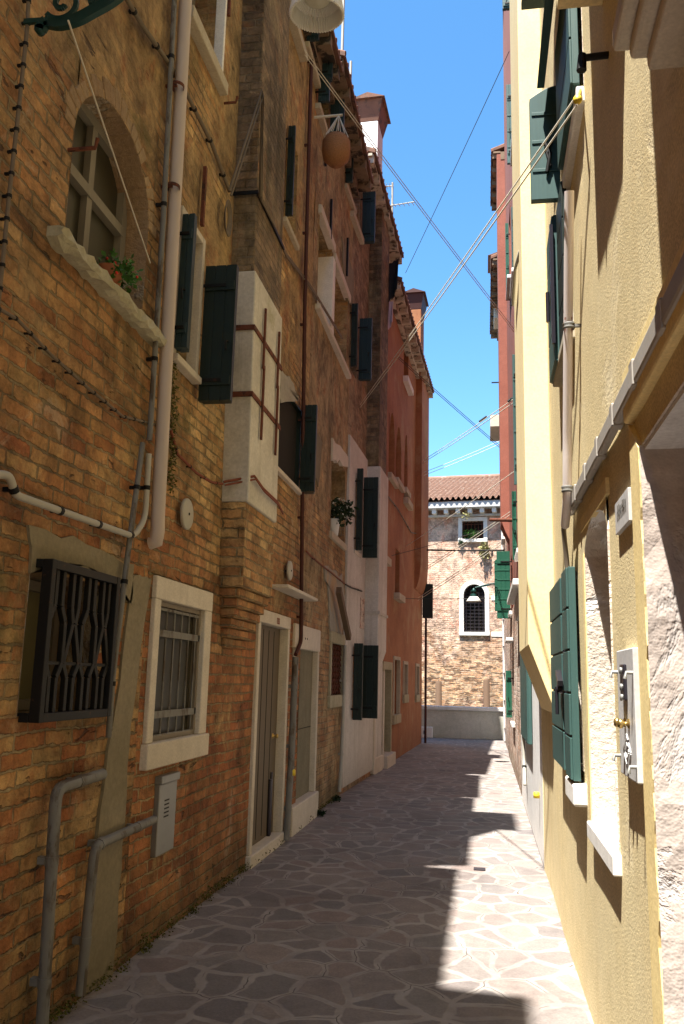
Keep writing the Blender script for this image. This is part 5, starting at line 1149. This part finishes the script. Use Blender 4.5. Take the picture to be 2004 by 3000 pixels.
for px, py in ((1415,1238),(1500,1180)):
    mb = MB(); a = at_y(px,py,21-(px-1240)/282*8.6); mb.tube([a-Vector((.07,.2,.045)), a+Vector((.07,-.2,.055))], .022, 6); mb.build('tightener', M_iron, l5)
line(at_y(1242,1388,21.), at_y(1464,1296,21.), .006, M_wire, 'faint washing line low in the sky above the tiled roof', gap=.08)
line(at_y(1190,1600,19.), at_y(1522,1370,12.), .006, M_wire, 'pale line rising over the tiled roof towards the tall green shutter')
line(at_y(1100,1640,16.5), at_y(1440,1545,20.), .006, M_wireD, 'dark line past the white flue towards the upper canal window')
line(at_y(1240,1670,22.), at_y(1500,1500,17.), .007, M_wire, 'double line crossing in front of the upper canal window', gap=.06)
line(at_y(1225,1755,21.), at_y(1468,1590,18.), .007, M_wire, 'line rising from the black shutter past the weathered brick', gap=.06)
line(at_y(1130,1752,18.5), at_y(1438,1752,19.), .006, M_wireD, 'level line just above the barred arched window')
mb = MB(); mb.tube([at_y(1236,1611,22.2), at_y(1350,1613,22.2), at_y(1480,1612,22.2)], .022, 6); tag(mb.build('tie_rod', M_iron), 'straight iron tie rod spanning the alley before the canal building', 'tie rod', 'lines strung across the alley')
mb = MB(); mb.tube([at_y(1438,1523,15.), at_y(1522,1524,13.)], .035, 6); tag(mb.build('rust_rail', M_rust), 'short rusty rail sticking out beneath the red flue', 'rail')
line(L1.W(200,60,.5), L1.W(440,770,.06), .004, M_wire, 'slack cord hanging from the green lamp bracket to the arched window', sag=.0, cat='cord', name='cord')

# ================================================================== THINGS ON SILLS AND LINES
a = L1.W(322,838,.02); pt = thing('flower_pot', a, 'red geranium in a low pot on the sill of the ruined arched window', 'potted plant')
zs_ = L1.hit(172,700)[1]+.05; a = L1.P(L1.hit(330,840)[0]+.02, zs_, -.03)
mb = MB(); mb.lathe(a, [(0,0),(.055,0),(.075,.10),(.08,.11),(.07,.11),(.065,.09),(0,.09)], 16); mb.build('pot', M_terra, pt)
mb = MB(); leaves(mb, a+Vector((.03,.02,.13)), .12, 260, .042, 3, .75, .06); mb.build('foliage', M_leaf, pt)
r = random.Random(5)
for k in range(7):
    mb = MB(); c = a+Vector((.05+r.uniform(-.08,.08), r.uniform(-.09,.09), .11+r.uniform(-.06,.07))); mb.lathe(c, [(0,-.005),(.007,-.001),(.010,.004),(.005,.008),(0,.005)], 7, (r.uniform(.3,1),r.uniform(-1,0),r.uniform(-.2,.6))); mb.build('flower', M_petR, pt)
Fc, s_, z_ = PLANT_C; a = L1.P(L1.hit(980,1545)[0], z_, -.02); pt = thing('flower_pot', a, 'white pot of white flowers standing in the brown brick window', 'potted plant')
mb = MB(); mb.lathe(a, [(0,0),(.07,0),(.095,.20),(.10,.22),(.085,.22),(.08,.18),(0,.18)], 18); mb.build('pot', M_pot, pt)
mb = MB(); leaves(mb, a+Vector((.06,.05,.36)), .24, 380, .075, 11, .8, .06); mb.build('foliage', M_leafD, pt)
mb = MB(); leaves(mb, a+Vector((.09,.02,.40)), .21, 60, .035, 12, .8, .05); mb.build('flowers', M_petW, pt)
# hanging basket
a = L1.W(985,440,.32); hk = L1.W(992,338,.30)
bk = thing('hanging_basket', a-Vector((0,0,.25)), 'round brown wicker basket hung in a net under the eaves', 'basket')
mb = MB(); mb.lathe(a-Vector((0,0,.2)), [(0,0),(.08,.01),(.15,.08),(.17,.18),(.165,.3),(.13,.36),(.1,.37)], 24); mb.build('basket_bowl', M_wick, bk)
mb = MB()
for k in range(10): t = 2*math.pi*k/10; mb.tube([a+Vector((.14*math.cos(t),.14*math.sin(t),.16)), hk], .006, 4, False)
mb.tube([hk+Vector((-.36,0,.0)), hk+Vector((.05,0,0)), hk], .016, 6); mb.build('net', M_wire, bk)
# washing
Y = 14.6
mb = MB()
def cloth(mb, c, seed, th=.012):
    n = 10; m = 8; vs = []
    for side in (0, 1):
        for j in range(m+1):
            for i in range(n+1):
                u, v = i/n, j/m; (ax, az), (bx, bz), (cx, cz), (dx, dz) = c
                x = (ax*(1-u)+bx*u)*(1-v)+(dx*(1-u)+cx*u)*v; z = (az*(1-u)+bz*u)*(1-v)+(dz*(1-u)+cz*u)*v
                vs.append((x, Y+.05*math.sin(u*9+seed)*v+.03*math.sin(u*17+seed)*v+side*th, z+.012*math.sin(u*14)))
    k = (n+1)*(m+1); fs = []
    for j in range(m):
        for i in range(n):
            q = (j*(n+1)+i, j*(n+1)+i+1, (j+1)*(n+1)+i+1, (j+1)*(n+1)+i); fs += [q, tuple(x+k for x in q[::-1])]
    mb.add(vs, fs, True)
pz = lambda x, y: (at_y(x,y,Y).x, at_y(x,y,Y).z)
cloth(mb, [pz(1118,690),pz(1136,735),pz(1134,905),pz(1118,890)], 1); cloth(mb, [pz(1138,775),pz(1168,757),pz(1164,850),pz(1124,905)], 2)
tag(mb.build('hanging_cloth', M_cloth), 'black cloth hung out to dry under the eaves above the pink rag', 'laundry')
mb = MB(); cloth(mb, [pz(1140,885),pz(1152,882),pz(1150,945),pz(1134,972)], 3); tag(mb.build('hanging_cloth', M_clothP), 'faded pink rag hanging below the black cloth', 'laundry')
# moss and dirt gathered where the left wall meets the paving
mb = MB(); r = random.Random(77)
for k in range(170):
    y = 3.6+(r.random()**1.3)*8.2; leaves(mb, (-1.985+.02*r.random(), y, .012+.03*r.random()*(2 if r.random() < .2 else 1)), .03+.025*r.random(), 16, .018, 200+k, .7)
tag(mb.build('wall_foot_moss', M_green_moss), 'thin line of dark moss where the left brick walls meet the paving', 'moss', None, 'stuff')
# weeds
for i, (px, py, n) in enumerate(((938,2392,60),(985,2350,50))):
    a = at_z(px,py); a.x = max(a.x, -1.96); mb = MB(); leaves(mb, a+Vector((0,0,.04)), .06, n*2, .035, 30+i, .7); tag(mb.build('weed', M_leafD), ('nearer' if i == 0 else 'farther')+' dark weed tuft at the foot of the brown brick wall', 'weed', 'weeds along the wall foot')
wa, wb, wz = WINB
mb = MB(); leaves(mb, BK.P((wa*.6+wb*.4), wz+.2, -.05), .3, 220, .09, 41, .7); tag(mb.build('sill_plants', M_leaf), 'green plants growing behind the bars of the upper canal window', 'plant')
mb = MB(); leaves(mb, BK.W(1421,1600,.08), .2, 200, .12, 42, 1.0, .35); tag(mb.build('wall_weed', M_dry), 'dry hanging weed under the right end of the upper canal sill', 'weed')
mb = MB(); leaves(mb, BK.W(1349,1584,.08), .1, 60, .08, 43, .8, .1); tag(mb.build('wall_weed', M_leafD), 'small green weed at the left end of the upper canal sill', 'weed')
mb = MB(); leaves(mb, BK.W(1366,1501,.3), .14, 60, .09, 44, .8, .2); tag(mb.build('wall_weed', M_dry), 'dry weed caught in the corbels above the upper canal window', 'weed')
# aerials
def aerial(px, pyt, pyb, Y, label, yagi):
    a, b = at_y(px,pyt,Y), at_y(px,pyb,Y); b.x = a.x; mb = MB(); mb.tube([Vector((a.x,Y,b.z-.6)), Vector((a.x,Y,a.z))], .022, 6); t = tag(mb.build('aerial', M_greyl), label, 'aerial', 'aerials on the left roofs')
    if yagi:
        mb = MB(); z = at_y(px,yagi,Y).z; mb.tube([(a.x-.1,Y,z),(a.x+.5,Y-.1,z)], .012, 5)
        for k in range(5): x = a.x+.05+.1*k; mb.bar(Vector((x,Y-.25,z-.1)), Vector((x,Y+.25,z+.12)), .010, .010)
        z2 = a.z-.08; mb.build('antenna', M_greyl, t); mb = MB(); mb.tube([(a.x-.18,Y,z2),(a.x+.02,Y,z2)], .012, 5)
        for k in range(4): x = a.x-.18+.06*k; mb.bar(Vector((x,Y-.12,z2)), Vector((x,Y+.12,z2)), .008, .008)
        mb.build('antenna', M_greyl, t)
    return t
aerial(1150,535,725,16.8,'tall aerial with a long cross antenna on the terracotta roof',603); aerial(1008,-60,150,11.,'plain white mast rising behind the white lamp shade',0); aerial(1028,180,235,12.5,'short white mast beside the pale chimney',0)

# ================================================================== LIGHT, SKY, CAMERA
SUN = _n((-.17, -.35, 1.0))
sl = bpy.data.lights.new('sun', 'SUN'); sl.energy = 5.0; sl.angle = rad(.53); sl.color = (1., .955, .88)
so = bpy.data.objects.new('sun', sl); C_.objects.link(so); so.rotation_euler = SUN.to_track_quat('Z', 'Y').to_euler(); so.location = (0, 0, 40)
w = bpy.data.worlds.new('World'); bpy.context.scene.world = w; w.use_nodes = True; nt = w.node_tree
sky = nt.nodes.new('ShaderNodeTexSky'); sky.sky_type = 'NISHITA'; sky.sun_disc = False
sky.sun_elevation = math.asin(SUN.z); sky.sun_rotation = math.atan2(SUN.x, SUN.y); sky.altitude = 0; sky.air_density = 1.0; sky.dust_density = .0; sky.ozone_density = 5.
bg = nt.nodes['Background']; hs = nt.nodes.new('ShaderNodeHueSaturation'); hs.inputs['Hue'].default_value = .492; hs.inputs['Saturation'].default_value = 1.15; nt.links.new(sky.outputs[0], hs.inputs['Color']); nt.links.new(hs.outputs[0], bg.inputs[0]); bg.inputs[1].default_value = .097
sc = bpy.context.scene
cam = bpy.data.cameras.new('camera'); co = bpy.data.objects.new('camera', cam); C_.objects.link(co)
cam.sensor_fit = 'VERTICAL'; cam.sensor_height = 36.0; cam.lens = FPX/3000*36.0; cam.clip_start = .05; cam.clip_end = 3000
# axes of the camera seen from the world
X = Vector((RV.x, DV.x, UV_.x)); Yv = Vector((RV.y, DV.y, UV_.y)); Z = Vector((RV.z, DV.z, UV_.z))
M = Matrix((X, Yv, Z)).transposed().to_4x4(); M.translation = CAM; co.matrix_world = M
sc.camera = co
sc.view_settings.view_transform = 'Standard'; sc.view_settings.look = 'None'; sc.view_settings.exposure = 1.8; sc.view_settings.gamma = 1
sc.cycles.max_bounces = 10; sc.cycles.diffuse_bounces = 6
